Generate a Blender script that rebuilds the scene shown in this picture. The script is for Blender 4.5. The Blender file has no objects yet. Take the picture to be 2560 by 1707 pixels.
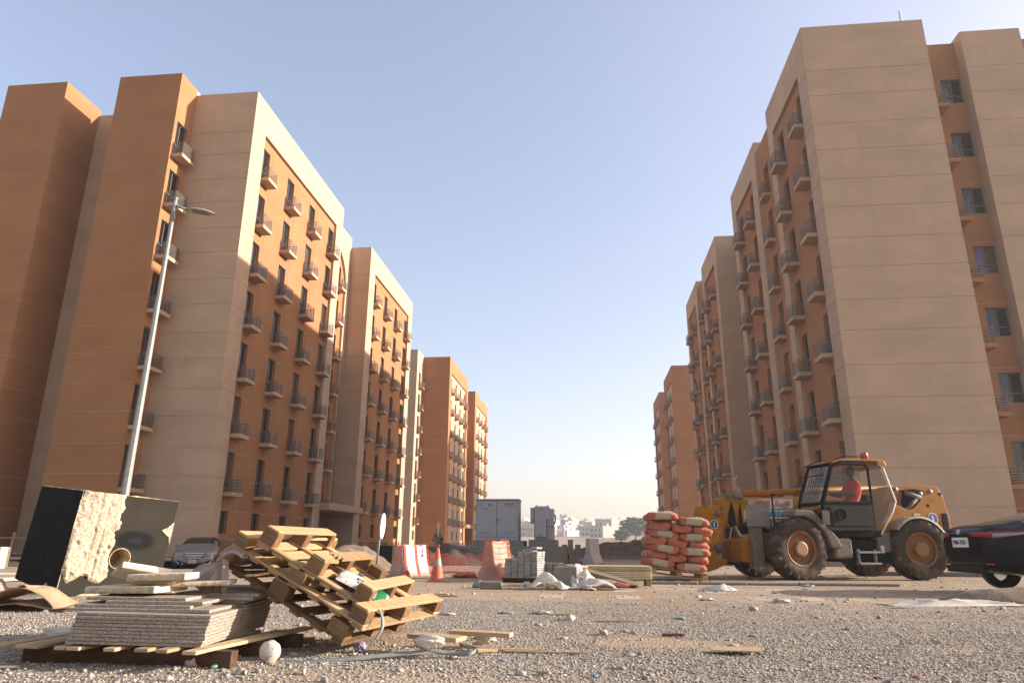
import bpy, bmesh, math, random
import numpy as np
from mathutils import Vector, Matrix

# ------------------------------------------------------------------ camera, world, sun, exposure
scene = bpy.context.scene
random.seed(7)
rng = np.random.default_rng(11)

def setup_view():
    f_px, pitch, yaw, roll = 1726.0, 0.284197, 0.107323, 0.0063282
    fw = Vector((-math.sin(yaw) * math.cos(pitch), math.cos(yaw) * math.cos(pitch), math.sin(pitch)))
    r = Vector((math.cos(yaw), math.sin(yaw), 0))
    u = r.cross(fw)
    r2 = math.cos(roll) * r + math.sin(roll) * u
    u2 = -math.sin(roll) * r + math.cos(roll) * u
    cam = bpy.data.cameras.new('camera')
    ob = bpy.data.objects.new('camera', cam)
    scene.collection.objects.link(ob)
    m = Matrix((r2, u2, -fw)).transposed().to_4x4()
    m.translation = Vector((0, 0, 0.8))
    ob.matrix_world = m
    cam.sensor_width = 36.0
    cam.lens = f_px / 2560 * 36
    cam.clip_start = 0.05
    cam.clip_end = 6000
    scene.camera = ob

setup_view()
SUN = Vector((1.0, 0.195, 0.32)).normalized()
SUN_EL = math.asin(SUN.z)
SUN_AZ = math.atan2(SUN.x, SUN.y)          # clockwise from +Y
world = bpy.data.worlds.new('World')
scene.world = world
world.use_nodes = True
wn = world.node_tree
sky = wn.nodes.new('ShaderNodeTexSky')
sky.sky_type = 'NISHITA'
sky.sun_disc = False
sky.sun_elevation = SUN_EL
sky.sun_rotation = SUN_AZ
sky.altitude = 0
sky.air_density = 1.0
sky.dust_density = 2.2
sky.ozone_density = 1.0
bg = wn.nodes['Background']
bg.inputs['Strength'].default_value = 0.15
tint = wn.nodes.new('ShaderNodeMix'); tint.data_type = 'RGBA'; tint.blend_type = 'MULTIPLY'
tint.inputs[0].default_value = 1.0; tint.inputs[7].default_value = (1.06, 0.945, 0.975, 1)   # dusty air, whole sky alike
gam = wn.nodes.new('ShaderNodeGamma'); gam.inputs[1].default_value = 0.76
wn.links.new(sky.outputs[0], gam.inputs[0]); wn.links.new(gam.outputs[0], tint.inputs[6])
wn.links.new(tint.outputs[2], bg.inputs['Color'])
sl = bpy.data.lights.new('sun', 'SUN')
sl.energy = 3.75
sl.angle = math.radians(0.55)
sl.color = (1.0, 0.955, 0.90)
so = bpy.data.objects.new('sun', sl)
scene.collection.objects.link(so)
so.rotation_euler = SUN.to_track_quat('Z', 'Y').to_euler()
so.location = (60, 20, 60)
scene.view_settings.view_transform = 'Standard'
scene.view_settings.look = 'None'
scene.view_settings.exposure = 1.52
scene.view_settings.gamma = 1.0
scene.view_settings.use_curve_mapping = False
scene.cycles.max_bounces = 8
scene.cycles.diffuse_bounces = 4
scene.cycles.transparent_max_bounces = 16

# ------------------------------------------------------------------ materials
def new_mat(name):
    m = bpy.data.materials.new(name)
    m.use_nodes = True
    nt = m.node_tree
    return m, nt, nt.nodes['Principled BSDF']

def lk(nt, a, b): nt.links.new(a, b)

def mixc(nt, fac, a, b, typ='MIX'):
    n = nt.nodes.new('ShaderNodeMix'); n.data_type = 'RGBA'; n.blend_type = typ
    for i, v in ((0, fac), (6, a), (7, b)):
        if hasattr(v, 'is_linked') or hasattr(v, 'links'): lk(nt, v, n.inputs[i])
        else: n.inputs[i].default_value = v if i == 0 else (*v, 1)[:4]
    return n.outputs[2]

def coords(nt, kind='pos', scale=(1, 1, 1)):
    if kind == 'pos':
        src = nt.nodes.new('ShaderNodeNewGeometry').outputs['Position']
    else:
        src = nt.nodes.new('ShaderNodeTexCoord').outputs['Object']
    mp = nt.nodes.new('ShaderNodeMapping'); mp.inputs['Scale'].default_value = scale
    lk(nt, src, mp.inputs['Vector'])
    return mp.outputs[0]

def noise(nt, vec, scale, detail=4, rough=0.55, dist=0.0):
    n = nt.nodes.new('ShaderNodeTexNoise')
    n.inputs['Scale'].default_value = scale; n.inputs['Detail'].default_value = detail
    n.inputs['Roughness'].default_value = rough; n.inputs['Distortion'].default_value = dist
    lk(nt, vec, n.inputs['Vector'])
    return n.outputs['Fac']

def ramp(nt, fac, *stops):
    n = nt.nodes.new('ShaderNodeValToRGB'); lk(nt, fac, n.inputs[0])
    e = n.color_ramp.elements
    while len(e) < len(stops): e.new(0.5)
    for el, (p, c) in zip(e, stops):
        el.position = p; el.color = (c, c, c, 1) if not hasattr(c, '__len__') else (*c, 1)
    return n.outputs[0]

def bump(nt, bs, h, strength=0.3, dist=0.01):
    b = nt.nodes.new('ShaderNodeBump'); b.inputs['Strength'].default_value = strength
    b.inputs['Distance'].default_value = dist
    lk(nt, h, b.inputs['Height']); lk(nt, b.outputs[0], bs.inputs['Normal'])

def mul(c, k): return tuple(min(1, v * k) for v in c)

MATS = {}
def simple(name, col, rough=0.6, metal=0.0, var=0.12, scale=8.0, kind='obj', bmp=0.0, dirt=None, dirt_amt=0.5, dirt_scale=3.0, obj_var=0.0, spec=None, stretch=(1, 1, 1)):
    m, nt, bs = new_mat(name)
    v = coords(nt, kind, stretch)
    n = noise(nt, v, scale, 5, 0.6)
    c = mixc(nt, ramp(nt, n, (0.3, 0.0), (0.7, 1.0)), mul(col, 1 - var), mul(col, 1 + var))
    if dirt:
        d = noise(nt, v, dirt_scale, 6, 0.65)
        c = mixc(nt, ramp(nt, d, (0.62 - 0.3 * dirt_amt, 0.0), (0.8 - 0.25 * dirt_amt, 1.0)), c, dirt)
    if obj_var:
        oi = nt.nodes.new('ShaderNodeObjectInfo')
        hs = nt.nodes.new('ShaderNodeHueSaturation')
        mr = nt.nodes.new('ShaderNodeMapRange'); lk(nt, oi.outputs['Random'], mr.inputs[0])
        mr.inputs[3].default_value = 1 - obj_var; mr.inputs[4].default_value = 1 + obj_var
        lk(nt, mr.outputs[0], hs.inputs['Value']); lk(nt, c, hs.inputs['Color'])
        c = hs.outputs[0]
    lk(nt, c, bs.inputs['Base Color'])
    bs.inputs['Roughness'].default_value = rough
    bs.inputs['Metallic'].default_value = metal
    if spec is not None: bs.inputs['Specular IOR Level'].default_value = spec
    if bmp: bump(nt, bs, noise(nt, v, scale * 6, 4, 0.6), bmp, 0.01)
    MATS[name] = m
    return m

def plaster(name, col):
    m, nt, bs = new_mat(name)
    v = coords(nt, 'pos')
    big = noise(nt, coords(nt, 'pos', (0.25, 0.25, 0.55)), 1.3, 6, 0.6)
    streak = noise(nt, coords(nt, 'pos', (1.6, 1.6, 0.06)), 1.0, 5, 0.6)
    fine = noise(nt, v, 28, 4, 0.7)
    c = mixc(nt, ramp(nt, big, (0.3, 0.0), (0.7, 1.0)), mul(col, 0.86), mul(col, 1.10))
    c = mixc(nt, ramp(nt, streak, (0.48, 0.0), (0.72, 0.38)), c, mul(col, 0.8))
    c = mixc(nt, ramp(nt, fine, (0.35, 0.0), (0.7, 0.4)), c, mul(col, 0.8))
    lk(nt, c, bs.inputs['Base Color'])
    bs.inputs['Roughness'].default_value = 0.92
    bs.inputs['Specular IOR Level'].default_value = 0.2
    bump(nt, bs, noise(nt, v, 14, 6, 0.7), 0.25, 0.02)
    MATS[name] = m
    return m

CREAM = plaster('cream_plaster', (0.74, 0.505, 0.325))
BROWN = plaster('brown_plaster', (0.55, 0.255, 0.108))
JOINT_L = simple('joint_light', (0.66, 0.47, 0.30), 0.9)
JOINT_D = simple('joint_dark', (0.57, 0.41, 0.26), 0.9)
RAIL = simple('rail_metal', (0.24, 0.20, 0.17), 0.5, 0.2, 0.1)
FRAME = simple('window_frame_metal', (0.23, 0.21, 0.19), 0.45, 0.4, 0.1)

def glass_dark(name, col, rough=0.06):
    m, nt, bs = new_mat(name)
    oi = nt.nodes.new('ShaderNodeObjectInfo')
    c = mixc(nt, ramp(nt, oi.outputs['Random'], (0.0, 0.0), (0.72, 0.25), (0.80, 1.0)), mul(col, 0.5), mul(col, 4.0))
    lk(nt, c, bs.inputs['Base Color'])
    bs.inputs['Roughness'].default_value = rough
    bs.inputs['Specular IOR Level'].default_value = 0.6
    MATS[name] = m
    return m
PANE = glass_dark('window_glass', (0.030, 0.022, 0.017))
PURPLE = simple('purple_film', (0.16, 0.09, 0.2), 0.3)

def wood(name, col, dark, rough=0.8, dirt=0.35):
    m, nt, bs = new_mat(name)
    v = coords(nt, 'obj', (1.2, 9, 9))
    g = noise(nt, v, 3.0, 6, 0.65, 0.6)
    fine = noise(nt, coords(nt, 'obj', (4, 70, 70)), 1.6, 4, 0.6)
    blot = noise(nt, coords(nt, 'obj', (1, 1, 1)), 5.5, 5, 0.6)
    c = mixc(nt, ramp(nt, g, (0.32, 0.0), (0.68, 1.0)), dark, col)
    c = mixc(nt, ramp(nt, fine, (0.4, 0.0), (0.75, 0.4)), c, mul(dark, 0.75))
    c = mixc(nt, ramp(nt, blot, (0.5, 0.0), (0.74, dirt)), c, mul(dark, 0.4))
    grey = noise(nt, coords(nt, 'obj', (2, 4, 4)), 2.3, 5, 0.6)
    c = mixc(nt, ramp(nt, grey, (0.5, 0.0), (0.75, 0.45)), c, (0.33, 0.27, 0.20))
    oi = nt.nodes.new('ShaderNodeObjectInfo'); hs = nt.nodes.new('ShaderNodeHueSaturation')
    mr = nt.nodes.new('ShaderNodeMapRange'); lk(nt, oi.outputs['Random'], mr.inputs[0])
    mr.inputs[3].default_value = 0.62; mr.inputs[4].default_value = 1.15
    lk(nt, mr.outputs[0], hs.inputs['Value']); lk(nt, c, hs.inputs['Color'])
    lk(nt, hs.outputs[0], bs.inputs['Base Color'])
    bs.inputs['Roughness'].default_value = rough
    bs.inputs['Specular IOR Level'].default_value = 0.25
    bump(nt, bs, fine, 0.35, 0.004)
    MATS[name] = m
    return m
WOOD = wood('pallet_wood', (0.64, 0.43, 0.215), (0.43, 0.235, 0.095))
WOOD_BLOCK_SHADED = wood('shaded_block_wood', (0.40, 0.225, 0.09), (0.20, 0.095, 0.035), dirt=.55)  # pallet wood darkened in colour for the shade on the blocks' near ends
WOOD_OLD = wood('old_pallet_wood', (0.40, 0.235, 0.10), (0.20, 0.10, 0.04), dirt=.5)
WOOD_DARK = wood('red_brown_beam_wood', (0.26, 0.10, 0.035), (0.10, 0.038, 0.016))
WOOD_PALE = wood('pale_board_wood', (0.62, 0.45, 0.25), (0.48, 0.31, 0.16), dirt=0.15)

def granite():
    m, nt, bs = new_mat('speckled_granite')
    v = coords(nt, 'pos')
    a = noise(nt, v, 95, 3, 0.7); b = noise(nt, v, 150, 2, 0.6); s = noise(nt, coords(nt, 'pos', (1, 1, 1)), 6, 4, 0.6)
    c = mixc(nt, ramp(nt, a, (0.38, 0.0), (0.56, 1.0)), (0.20, 0.145, 0.10), (0.62, 0.50, 0.38))
    c = mixc(nt, ramp(nt, b, (0.60, 0.0), (0.66, 0.9)), c, (0.05, 0.045, 0.04))
    c = mixc(nt, ramp(nt, s, (0.56, 0.0), (0.74, 0.55)), c, (0.46, 0.29, 0.15))
    oi = nt.nodes.new('ShaderNodeObjectInfo')
    c = mixc(nt, ramp(nt, oi.outputs['Random'], (0.0, 0.0), (1.0, 0.25)), c, (0.33, 0.27, 0.20))
    lk(nt, c, bs.inputs['Base Color']); bs.inputs['Roughness'].default_value = 0.75
    bump(nt, bs, a, 0.25, 0.004)
    return m
GRANITE = granite()
MARBLE = simple('cream_marble', (0.74, 0.62, 0.44), 0.6, 0, 0.06, 4, bmp=0.05)
MARBLE_ROUGH = simple('split_marble_edge', (0.66, 0.53, 0.34), 0.9, 0, 0.25, 30, bmp=0.8, dirt=(0.4, 0.27, 0.13), dirt_scale=14)
CONC = simple('grey_concrete', (0.29, 0.255, 0.215), 0.9, 0, 0.16, 3, 'pos', 0.3, dirt=(0.24, 0.185, 0.13))
PAVER = simple('paver_concrete', (0.42, 0.375, 0.32), 0.92, 0, 0.25, 40, 'pos', 0.4, obj_var=0.14)
BLOCKBR = simple('brown_block', (0.27, 0.19, 0.13), 0.95, 0, 0.15, 12, 'pos', 0.3, obj_var=0.12)
BITUMEN = simple('black_bitumen_paint', (0.030, 0.022, 0.018), 0.8, 0, 0.3, 6, 'obj', 0.12, dirt=(0.12, 0.07, 0.035), dirt_amt=0.05, spec=.06)
SLATE = None
WHITE = simple('white_paint', (0.78, 0.75, 0.70), 0.6, 0, 0.05)
STEEL = simple('galvanised_steel', (0.32, 0.305, 0.27), 0.6, 0.15, 0.14, 12)
CABGREY = simple('cabinet_grey', (0.46, 0.435, 0.43), 0.55, 0.0, 0.05, 2)
CABDARK = simple('cabinet_shadow_gap', (0.09, 0.09, 0.09), 0.6)
BLACK = simple('black_plastic', (0.011, 0.010, 0.009), 0.6, dirt=(0.08, 0.06, 0.04), dirt_amt=0.05, spec=.2)
RED = simple('red_print', (0.55, 0.05, 0.045), 0.6)
BLUE = simple('blue_print', (0.03, 0.07, 0.28), 0.5)
LBLUE = simple('pale_blue_print', (0.22, 0.46, 0.50), 0.6, dirt=(0.4, 0.25, 0.1), dirt_amt=0.15)
GREEN = simple('green_print', (0.03, 0.26, 0.10), 0.6)
INK = simple('black_print', (0.02, 0.02, 0.025), 0.6)
YEL = simple('machine_yellow', (0.70, 0.265, 0.008), 0.5, 0, 0.1, 5, dirt=(0.26, 0.12, 0.03), dirt_amt=0.3, dirt_scale=5, spec=.2)
YELP = simple('pale_yellow_print', (0.75, 0.55, 0.15), 0.6)
MACHD = simple('machine_black', (0.013, 0.011, 0.010), 0.7, 0, 0.2, dirt=(0.08, 0.05, 0.03), dirt_amt=0.08, spec=.08)
MACHG = simple('dusty_fender', (0.20, 0.15, 0.11), 0.85, 0, 0.25, 6, dirt=(0.30, 0.21, 0.13))
TYRE = simple('dusty_tyre', (0.085, 0.062, 0.046), 0.95, 0, 0.3, 6, bmp=0.2, dirt=(0.22, 0.145, 0.085), dirt_amt=0.5, spec=.1)
RIM = simple('orange_rim', (0.50, 0.19, 0.035), 0.6, 0, 0.15, 6, dirt=(0.26, 0.15, 0.08), dirt_amt=0.45)
ORANGE = simple('orange_plastic', (0.72, 0.13, 0.045), 0.6, 0, 0.1, dirt=(0.35, 0.2, 0.13), dirt_amt=0.3)
NET = simple('orange_net', (0.90, 0.15, 0.06), 0.6)
BARR = simple('barrier_concrete', (0.62, 0.52, 0.41), 0.9, 0, 0.12, 5, 'pos', 0.2, dirt=(0.42, 0.30, 0.20), dirt_amt=0.45)
CARD = simple('cardboard', (0.50, 0.33, 0.18), 0.9, 0, 0.1, 6, dirt=(0.34, 0.22, 0.12))
CARD_D = simple('cardboard_inside', (0.30, 0.18, 0.09), 0.9, 0, 0.2, 6)
RUBBLE = None
CHROME = simple('chrome', (0.75, 0.75, 0.75), 0.15, 1.0, 0.02)
SKIN = simple('skin', (0.09, 0.05, 0.035), 0.6)
SHIRT = simple('red_shirt', (0.55, 0.06, 0.05), 0.9)
HAIR = simple('hair', (0.012, 0.01, 0.009), 0.7)
CLOTH_G = simple('grey_work_clothes', (0.22, 0.20, 0.17), 0.95)
CLOTH_W = simple('white_work_clothes', (0.62, 0.58, 0.52), 0.95)
CLOTH_M = simple('maroon_work_clothes', (0.22, 0.05, 0.06), 0.95)

def plastic_film(name, col, trans=0.35):
    m, nt, bs = new_mat(name)
    v = coords(nt, 'obj'); n = noise(nt, v, 9, 4, 0.6)
    c = mixc(nt, n, mul(col, 0.85), col)
    lk(nt, c, bs.inputs['Base Color']); bs.inputs['Roughness'].default_value = 0.45
    tr = nt.nodes.new('ShaderNodeBsdfTranslucent'); lk(nt, c, tr.inputs['Color'])
    mx = nt.nodes.new('ShaderNodeMixShader'); mx.inputs[0].default_value = trans
    lk(nt, bs.outputs[0], mx.inputs[1]); lk(nt, tr.outputs[0], mx.inputs[2])
    lk(nt, mx.outputs[0], nt.nodes['Material Output'].inputs[0])
    bump(nt, bs, noise(nt, v, 22, 3, 0.5, 1.0), 0.5, 0.02)
    MATS[name] = m
    return m
FILM = plastic_film('white_plastic_film', (0.80, 0.72, 0.60))
FILM_G = plastic_film('dusty_plastic_film', (0.60, 0.46, 0.38), 0.3)

def clear_glass(name, tint, alpha=0.25):
    m, nt, bs = new_mat(name)
    bs.inputs['Base Color'].default_value = (*tint, 1)
    bs.inputs['Roughness'].default_value = 0.05
    bs.inputs['Alpha'].default_value = alpha
    MATS[name] = m
    return m
CABGLASS = clear_glass('dusty_cab_glass', (0.10, 0.09, 0.07), 0.16)
SCREENGLASS = clear_glass('sky_tinted_windscreen_glass', (0.16, 0.20, 0.22), 0.60)  # pale blue-grey tint paints the sky's reflection into the windscreen
BROWNGLASS = clear_glass('dusty_rear_glass', (0.085, 0.048, 0.016), 0.62)
CARGLASS = glass_dark('car_glass', (0.02, 0.022, 0.022), 0.04)

# ------------------------------------------------------------------ mesh builder
COL = scene.collection
class MB:
    def __init__(s): s.v = []; s.f = []; s.m = []
    def add(s, vs, fs, mi=0, M=None):
        k = len(s.v)
        if M is not None: vs = [tuple(M @ Vector(p)) for p in vs]
        s.v += [tuple(p) for p in vs]
        s.f += [tuple(i + k for i in f) for f in fs]
        s.m += [mi] * len(fs)
    def quad(s, a, b, c, d, mi=0, n=None):
        q = [Vector(a), Vector(b), Vector(c), Vector(d)]
        if n is not None and (q[1] - q[0]).cross(q[2] - q[0]).dot(Vector(n)) < 0: q.reverse()
        s.add(q, [(0, 1, 2, 3)], mi)
    def box(s, lo, hi, mi=0, M=None):
        x0, y0, z0 = lo; x1, y1, z1 = hi
        s.add([(x0, y0, z0), (x1, y0, z0), (x1, y1, z0), (x0, y1, z0), (x0, y0, z1), (x1, y0, z1), (x1, y1, z1), (x0, y1, z1)],
              [(0, 3, 2, 1), (4, 5, 6, 7), (0, 1, 5, 4), (1, 2, 6, 5), (2, 3, 7, 6), (3, 0, 4, 7)], mi, M)
    def cbox(s, lo, hi, b=0.01, mi=0, M=None, jit=0.0):
        c = [(lo[i] + hi[i]) / 2 for i in range(3)]; h = [(hi[i] - lo[i]) / 2 for i in range(3)]
        b = min(b, *(x * 0.45 for x in h))
        vs = []; idx = {}
        for sx in (-1, 1):
            for sy in (-1, 1):
                for sz in (-1, 1):
                    jx, jy, jz = (random.uniform(-jit, jit) for _ in range(3))
                    for ax in range(3):
                        p = [sx * (h[0] - b), sy * (h[1] - b), sz * (h[2] - b)]
                        p[ax] = (sx, sy, sz)[ax] * h[ax]
                        idx[(sx, sy, sz, ax)] = len(vs)
                        vs.append((c[0] + p[0] + jx, c[1] + p[1] + jy, c[2] + p[2] + jz))
        fs = []
        def face(keys):
            pts = [idx[k] for k in keys]
            cen = Vector((0, 0, 0)); P = [Vector(vs[i]) for i in pts]
            for p in P: cen += p
            cen /= len(P)
            nrm = (P[1] - P[0]).cross(P[2] - P[0])
            if nrm.dot(cen - Vector(c)) < 0: pts.reverse()
            fs.append(tuple(pts))
        for ax in range(3):
            o = [i for i in range(3) if i != ax]
            for sg in (-1, 1):
                ks = []
                for a, bb in ((-1, -1), (1, -1), (1, 1), (-1, 1)):
                    t = [0, 0, 0]; t[ax] = sg; t[o[0]] = a; t[o[1]] = bb
                    ks.append((*t, ax))
                face(ks)
            for a in (-1, 1):
                for bb in (-1, 1):
                    t0 = [0, 0, 0]; t0[o[0]] = a; t0[o[1]] = bb
                    t1 = list(t0); t0[ax] = -1; t1[ax] = 1
                    face([(*t0, o[0]), (*t1, o[0]), (*t1, o[1]), (*t0, o[1])])
        for sx in (-1, 1):
            for sy in (-1, 1):
                for sz in (-1, 1): face([(sx, sy, sz, 0), (sx, sy, sz, 1), (sx, sy, sz, 2)])
        s.add(vs, fs, mi, M)
    def prism(s, poly, y0, y1, mi=0, M=None, axis='y'):
        # poly in (x,z), extruded along y (or given axis)
        n = len(poly)
        area = sum(poly[i][0] * poly[(i + 1) % n][1] - poly[(i + 1) % n][0] * poly[i][1] for i in range(n))
        if area < 0: poly = poly[::-1]
        def P(a, b, t):
            return {'y': (a, t, b), 'x': (t, a, b), 'z': (a, b, t)}[axis]
        vs = [P(a, b, y0) for a, b in poly] + [P(a, b, y1) for a, b in poly]
        fs = [tuple(range(n)), tuple(range(2 * n - 1, n - 1, -1))]
        for i in range(n):
            j = (i + 1) % n
            fs.append((i, i + n, j + n, j))
        if axis != 'y': fs = [f[::-1] for f in fs]
        s.add(vs, fs, mi, M)
    def tube(s, path, r, n=8, mi=0, M=None, cap=True):
        P = [Vector(p) for p in path]; rs = r if hasattr(r, '__len__') else [r] * len(P)
        vs = []; prev = None
        for i, p in enumerate(P):
            t = (P[min(i + 1, len(P) - 1)] - P[max(i - 1, 0)]).normalized()
            a = prev if prev is not None else (Vector((0, 0, 1)) if abs(t.z) < 0.9 else Vector((1, 0, 0)))
            a = (a - t * a.dot(t)).normalized(); prev = a
            b = t.cross(a)
            for k in range(n):
                an = 2 * math.pi * k / n
                vs.append(p + rs[i] * (math.cos(an) * a + math.sin(an) * b))
        fs = []
        for i in range(len(P) - 1):
            for k in range(n):
                k2 = (k + 1) % n
                fs.append((i * n + k, i * n + k2, (i + 1) * n + k2, (i + 1) * n + k))
        if cap: fs += [tuple(range(n - 1, -1, -1)), tuple(range((len(P) - 1) * n, len(P) * n))]
        s.add(vs, fs, mi, M)
    def lathe(s, prof, n=24, mi=0, M=None, axis='z'):
        # prof: list of (r, h)
        vs = []
        for r, h in prof:
            for k in range(n):
                a = 2 * math.pi * k / n
                x, y = r * math.cos(a), r * math.sin(a)
                vs.append((x, y, h) if axis == 'z' else (y, h, x))
        fs = []
        for i in range(len(prof) - 1):
            for k in range(n):
                k2 = (k + 1) % n
                fs.append((i * n + k, i * n + k2, (i + 1) * n + k2, (i + 1) * n + k))
        s.add(vs, fs, mi, M)
    def grid(s, fn, nu, nv, mi=0, M=None):
        vs = [fn(i / nu, j / nv) for j in range(nv + 1) for i in range(nu + 1)]
        fs = [(j * (nu + 1) + i, j * (nu + 1) + i + 1, (j + 1) * (nu + 1) + i + 1, (j + 1) * (nu + 1) + i) for j in range(nv) for i in range(nu)]
        s.add(vs, fs, mi, M)
    def mesh(s, name, mats, smooth=False):
        me = bpy.data.meshes.new(name)
        me.from_pydata(s.v, [], s.f)
        for m in (mats if isinstance(mats, (list, tuple)) else [mats]): me.materials.append(m)
        me.polygons.foreach_set('material_index', s.m)
        if smooth:
            me.polygons.foreach_set('use_smooth', [True] * len(s.f))
        me.update()
        return me
    def build(s, name, mats, parent=None, smooth=False, M=None, angle=None):
        me = s.mesh(name, mats, smooth)
        if smooth and angle: me.set_sharp_from_angle(angle=math.radians(angle))
        return put(name, me, parent, M)

def put(name, me, parent=None, M=None):
    o = bpy.data.objects.new(name, me); COL.objects.link(o)
    if parent is not None: o.parent = parent
    if M is not None: o.matrix_local = M
    return o

def tag(o, label=None, cat=None, group=None, kind=None):
    for k, v in (('label', label), ('category', cat), ('group', group), ('kind', kind)):
        if v: o[k] = v
    return o

def thing(name, label, cat, loc=(0, 0, 0), rotz=0.0, group=None, M=None):
    o = bpy.data.objects.new(name, None); COL.objects.link(o)
    o.empty_display_size = 0.3
    if M is not None: o.matrix_world = M
    else:
        o.location = loc; o.rotation_euler = (0, 0, rotz)
    return tag(o, label, cat, group)

def frame(loc, x, y, z):
    m = Matrix((Vector(x), Vector(y), Vector(z))).transposed().to_4x4()
    m.translation = Vector(loc)
    return m
def T(x, y, z): return Matrix.Translation((x, y, z))
def RZ(a): return Matrix.Rotation(a, 4, 'Z')
def RX(a): return Matrix.Rotation(a, 4, 'X')
def RY(a): return Matrix.Rotation(a, 4, 'Y')

# value noise in numpy (smooth), used for terrain, gravel patches, crumpled sheets
_tab = rng.random((256, 256))
def vnoise(x, y):
    x = np.asarray(x, float); y = np.asarray(y, float)
    xi = np.floor(x).astype(int); yi = np.floor(y).astype(int)
    fx = x - xi; fy = y - yi
    fx = fx * fx * (3 - 2 * fx); fy = fy * fy * (3 - 2 * fy)
    a = _tab[xi % 256, yi % 256]; b = _tab[(xi + 1) % 256, yi % 256]
    c = _tab[xi % 256, (yi + 1) % 256]; d = _tab[(xi + 1) % 256, (yi + 1) % 256]
    return (a * (1 - fx) + b * fx) * (1 - fy) + (c * (1 - fx) + d * fx) * fy
def fbm(x, y, o=4):
    s = 0; a = 0.5; t = 0
    for i in range(o):
        s = s + a * vnoise(x * 2 ** i + 17.3 * i, y * 2 ** i + 5.1 * i); t += a; a *= 0.5
    return s / t
def sstep(a, b, x):
    t = np.clip((np.asarray(x, float) - a) / (b - a), 0, 1)
    return t * t * (3 - 2 * t)

def text_mesh(txt, size, extr=0.003):
    cu = bpy.data.curves.new('lettering', 'FONT')
    cu.body = txt; cu.size = size; cu.extrude = extr; cu.resolution_u = 3
    cu.align_x = 'CENTER'; cu.align_y = 'CENTER'
    o = bpy.data.objects.new('lettering', cu); COL.objects.link(o)
    dg = bpy.context.evaluated_depsgraph_get()
    me = bpy.data.meshes.new_from_object(o.evaluated_get(dg))
    bpy.data.objects.remove(o); bpy.data.curves.remove(cu)
    return me
def lettering(txt, size, mat, parent, M, name='lettering'):
    me = text_mesh(txt, size)
    me.materials.clear(); me.materials.append(mat)
    return put(name, me, parent, M)

# ------------------------------------------------------------------ ground
def terrain(x, y):
    x = np.asarray(x, float); y = np.asarray(y, float)
    h = 0.030 * (fbm(x * 0.55, y * 0.55, 3) - 0.5) + 0.014 * (fbm(x * 3.1 + 40, y * 3.1, 3) - 0.5)
    h = h + 0.035 * np.exp(-(((x + 2.3) / 1.9) ** 2 + ((y - 5.2) / 1.1) ** 2))
    h = h - 0.43 * sstep(20.5, 26.5, y) * sstep(-8.5, -11.5, x) * (1 - sstep(31, 35, y))
    # the pavement strip and the trodden track are smoother
    flat = sstep(10.2, 11.2, y) * (1 - sstep(19.5, 21, y))
    h = h * (1 - 0.55 * flat)
    for yc, dp in ((10.35, .018), (10.85, .014), (14.55, .02), (16.1, .03), (17.3, .025), (20.2, .03)):
        q = y - yc - 0.25 * np.sin(x * 0.23 + yc)
        h = h - dp * np.exp(-(q / .13) ** 2) + dp * .7 * (np.exp(-((q - .28) / .12) ** 2) + np.exp(-((q + .28) / .12) ** 2))
    return h
def gravel_amt(x, y):
    x = np.asarray(x, float); y = np.asarray(y, float)
    n = fbm(x * 0.42 + 9, y * 0.62 + 3, 4)
    g = sstep(0.33, 0.50, n + 0.10 * sstep(9.2, 6.0, y))
    g = g * (1 - sstep(8.9 + 0.3 * (x > 2), 11.0, y + 0.9 * (vnoise(x * 0.9, y * 0.9) - 0.5)))
    # bare sand along the bottom left, clear patches on the right
    g = g * (1 - 0.85 * np.exp(-(((x + 1.4) / 1.7) ** 2 + ((y - 4.35) / 0.33) ** 2)))
    g = g * (1 - 0.8 * np.exp(-(((x - 3.9) / 1.6) ** 2 + ((y - 8.6) / 0.6) ** 2)))
    g = np.maximum(g, sstep(0.45, 0.6, fbm(x * 0.7, y * 1.4 + 31, 3)) * 0.75 * sstep(11.3, 10.0, y))
    return np.clip(g, 0, 1)

def ground_material():
    m, nt, bs = new_mat('sandy_ground')
    v = coords(nt, 'pos')
    at = nt.nodes.new('ShaderNodeAttribute'); at.attribute_name = 'gravel'
    n1 = noise(nt, coords(nt, 'pos', (0.28, 2.6, 1)), 1.1, 6, 0.62)
    n2 = noise(nt, v, 22, 5, 0.7)
    n3 = noise(nt, v, 90, 3, 0.6)
    sand = mixc(nt, ramp(nt, n1, (0.3, 0.0), (0.7, 1.0)), (0.32, 0.225, 0.145), (0.49, 0.365, 0.245))
    sand = mixc(nt, ramp(nt, n2, (0.45, 0.0), (0.7, 0.55)), sand, (0.29, 0.20, 0.13))
    sand = mixc(nt, ramp(nt, n3, (0.6, 0.0), (0.72, 0.7)), sand, (0.20, 0.155, 0.115))
    vo = nt.nodes.new('ShaderNodeTexVoronoi'); vo.inputs['Scale'].default_value = 42
    lk(nt, v, vo.inputs['Vector'])
    grav = mixc(nt, vo.outputs['Color'], (0.15, 0.125, 0.10), (0.44, 0.37, 0.29))
    c = mixc(nt, at.outputs['Fac'], sand, grav)
    far = noise(nt, v, 0.13, 6, 0.6)
    c = mixc(nt, ramp(nt, far, (0.45, 0.0), (0.68, 0.45)), c, (0.26, 0.165, 0.105))
    lk(nt, c, bs.inputs['Base Color'])
    bs.inputs['Roughness'].default_value = 0.97
    bs.inputs['Specular IOR Level'].default_value = 0.1
    mm = nt.nodes.new('ShaderNodeMath'); mm.operation = 'ADD'
    lk(nt, n2, mm.inputs[0]); lk(nt, vo.outputs['Distance'], mm.inputs[1])
    bump(nt, bs, mm.outputs[0], 0.7, 0.02)
    return m
GROUND = ground_material()

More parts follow.
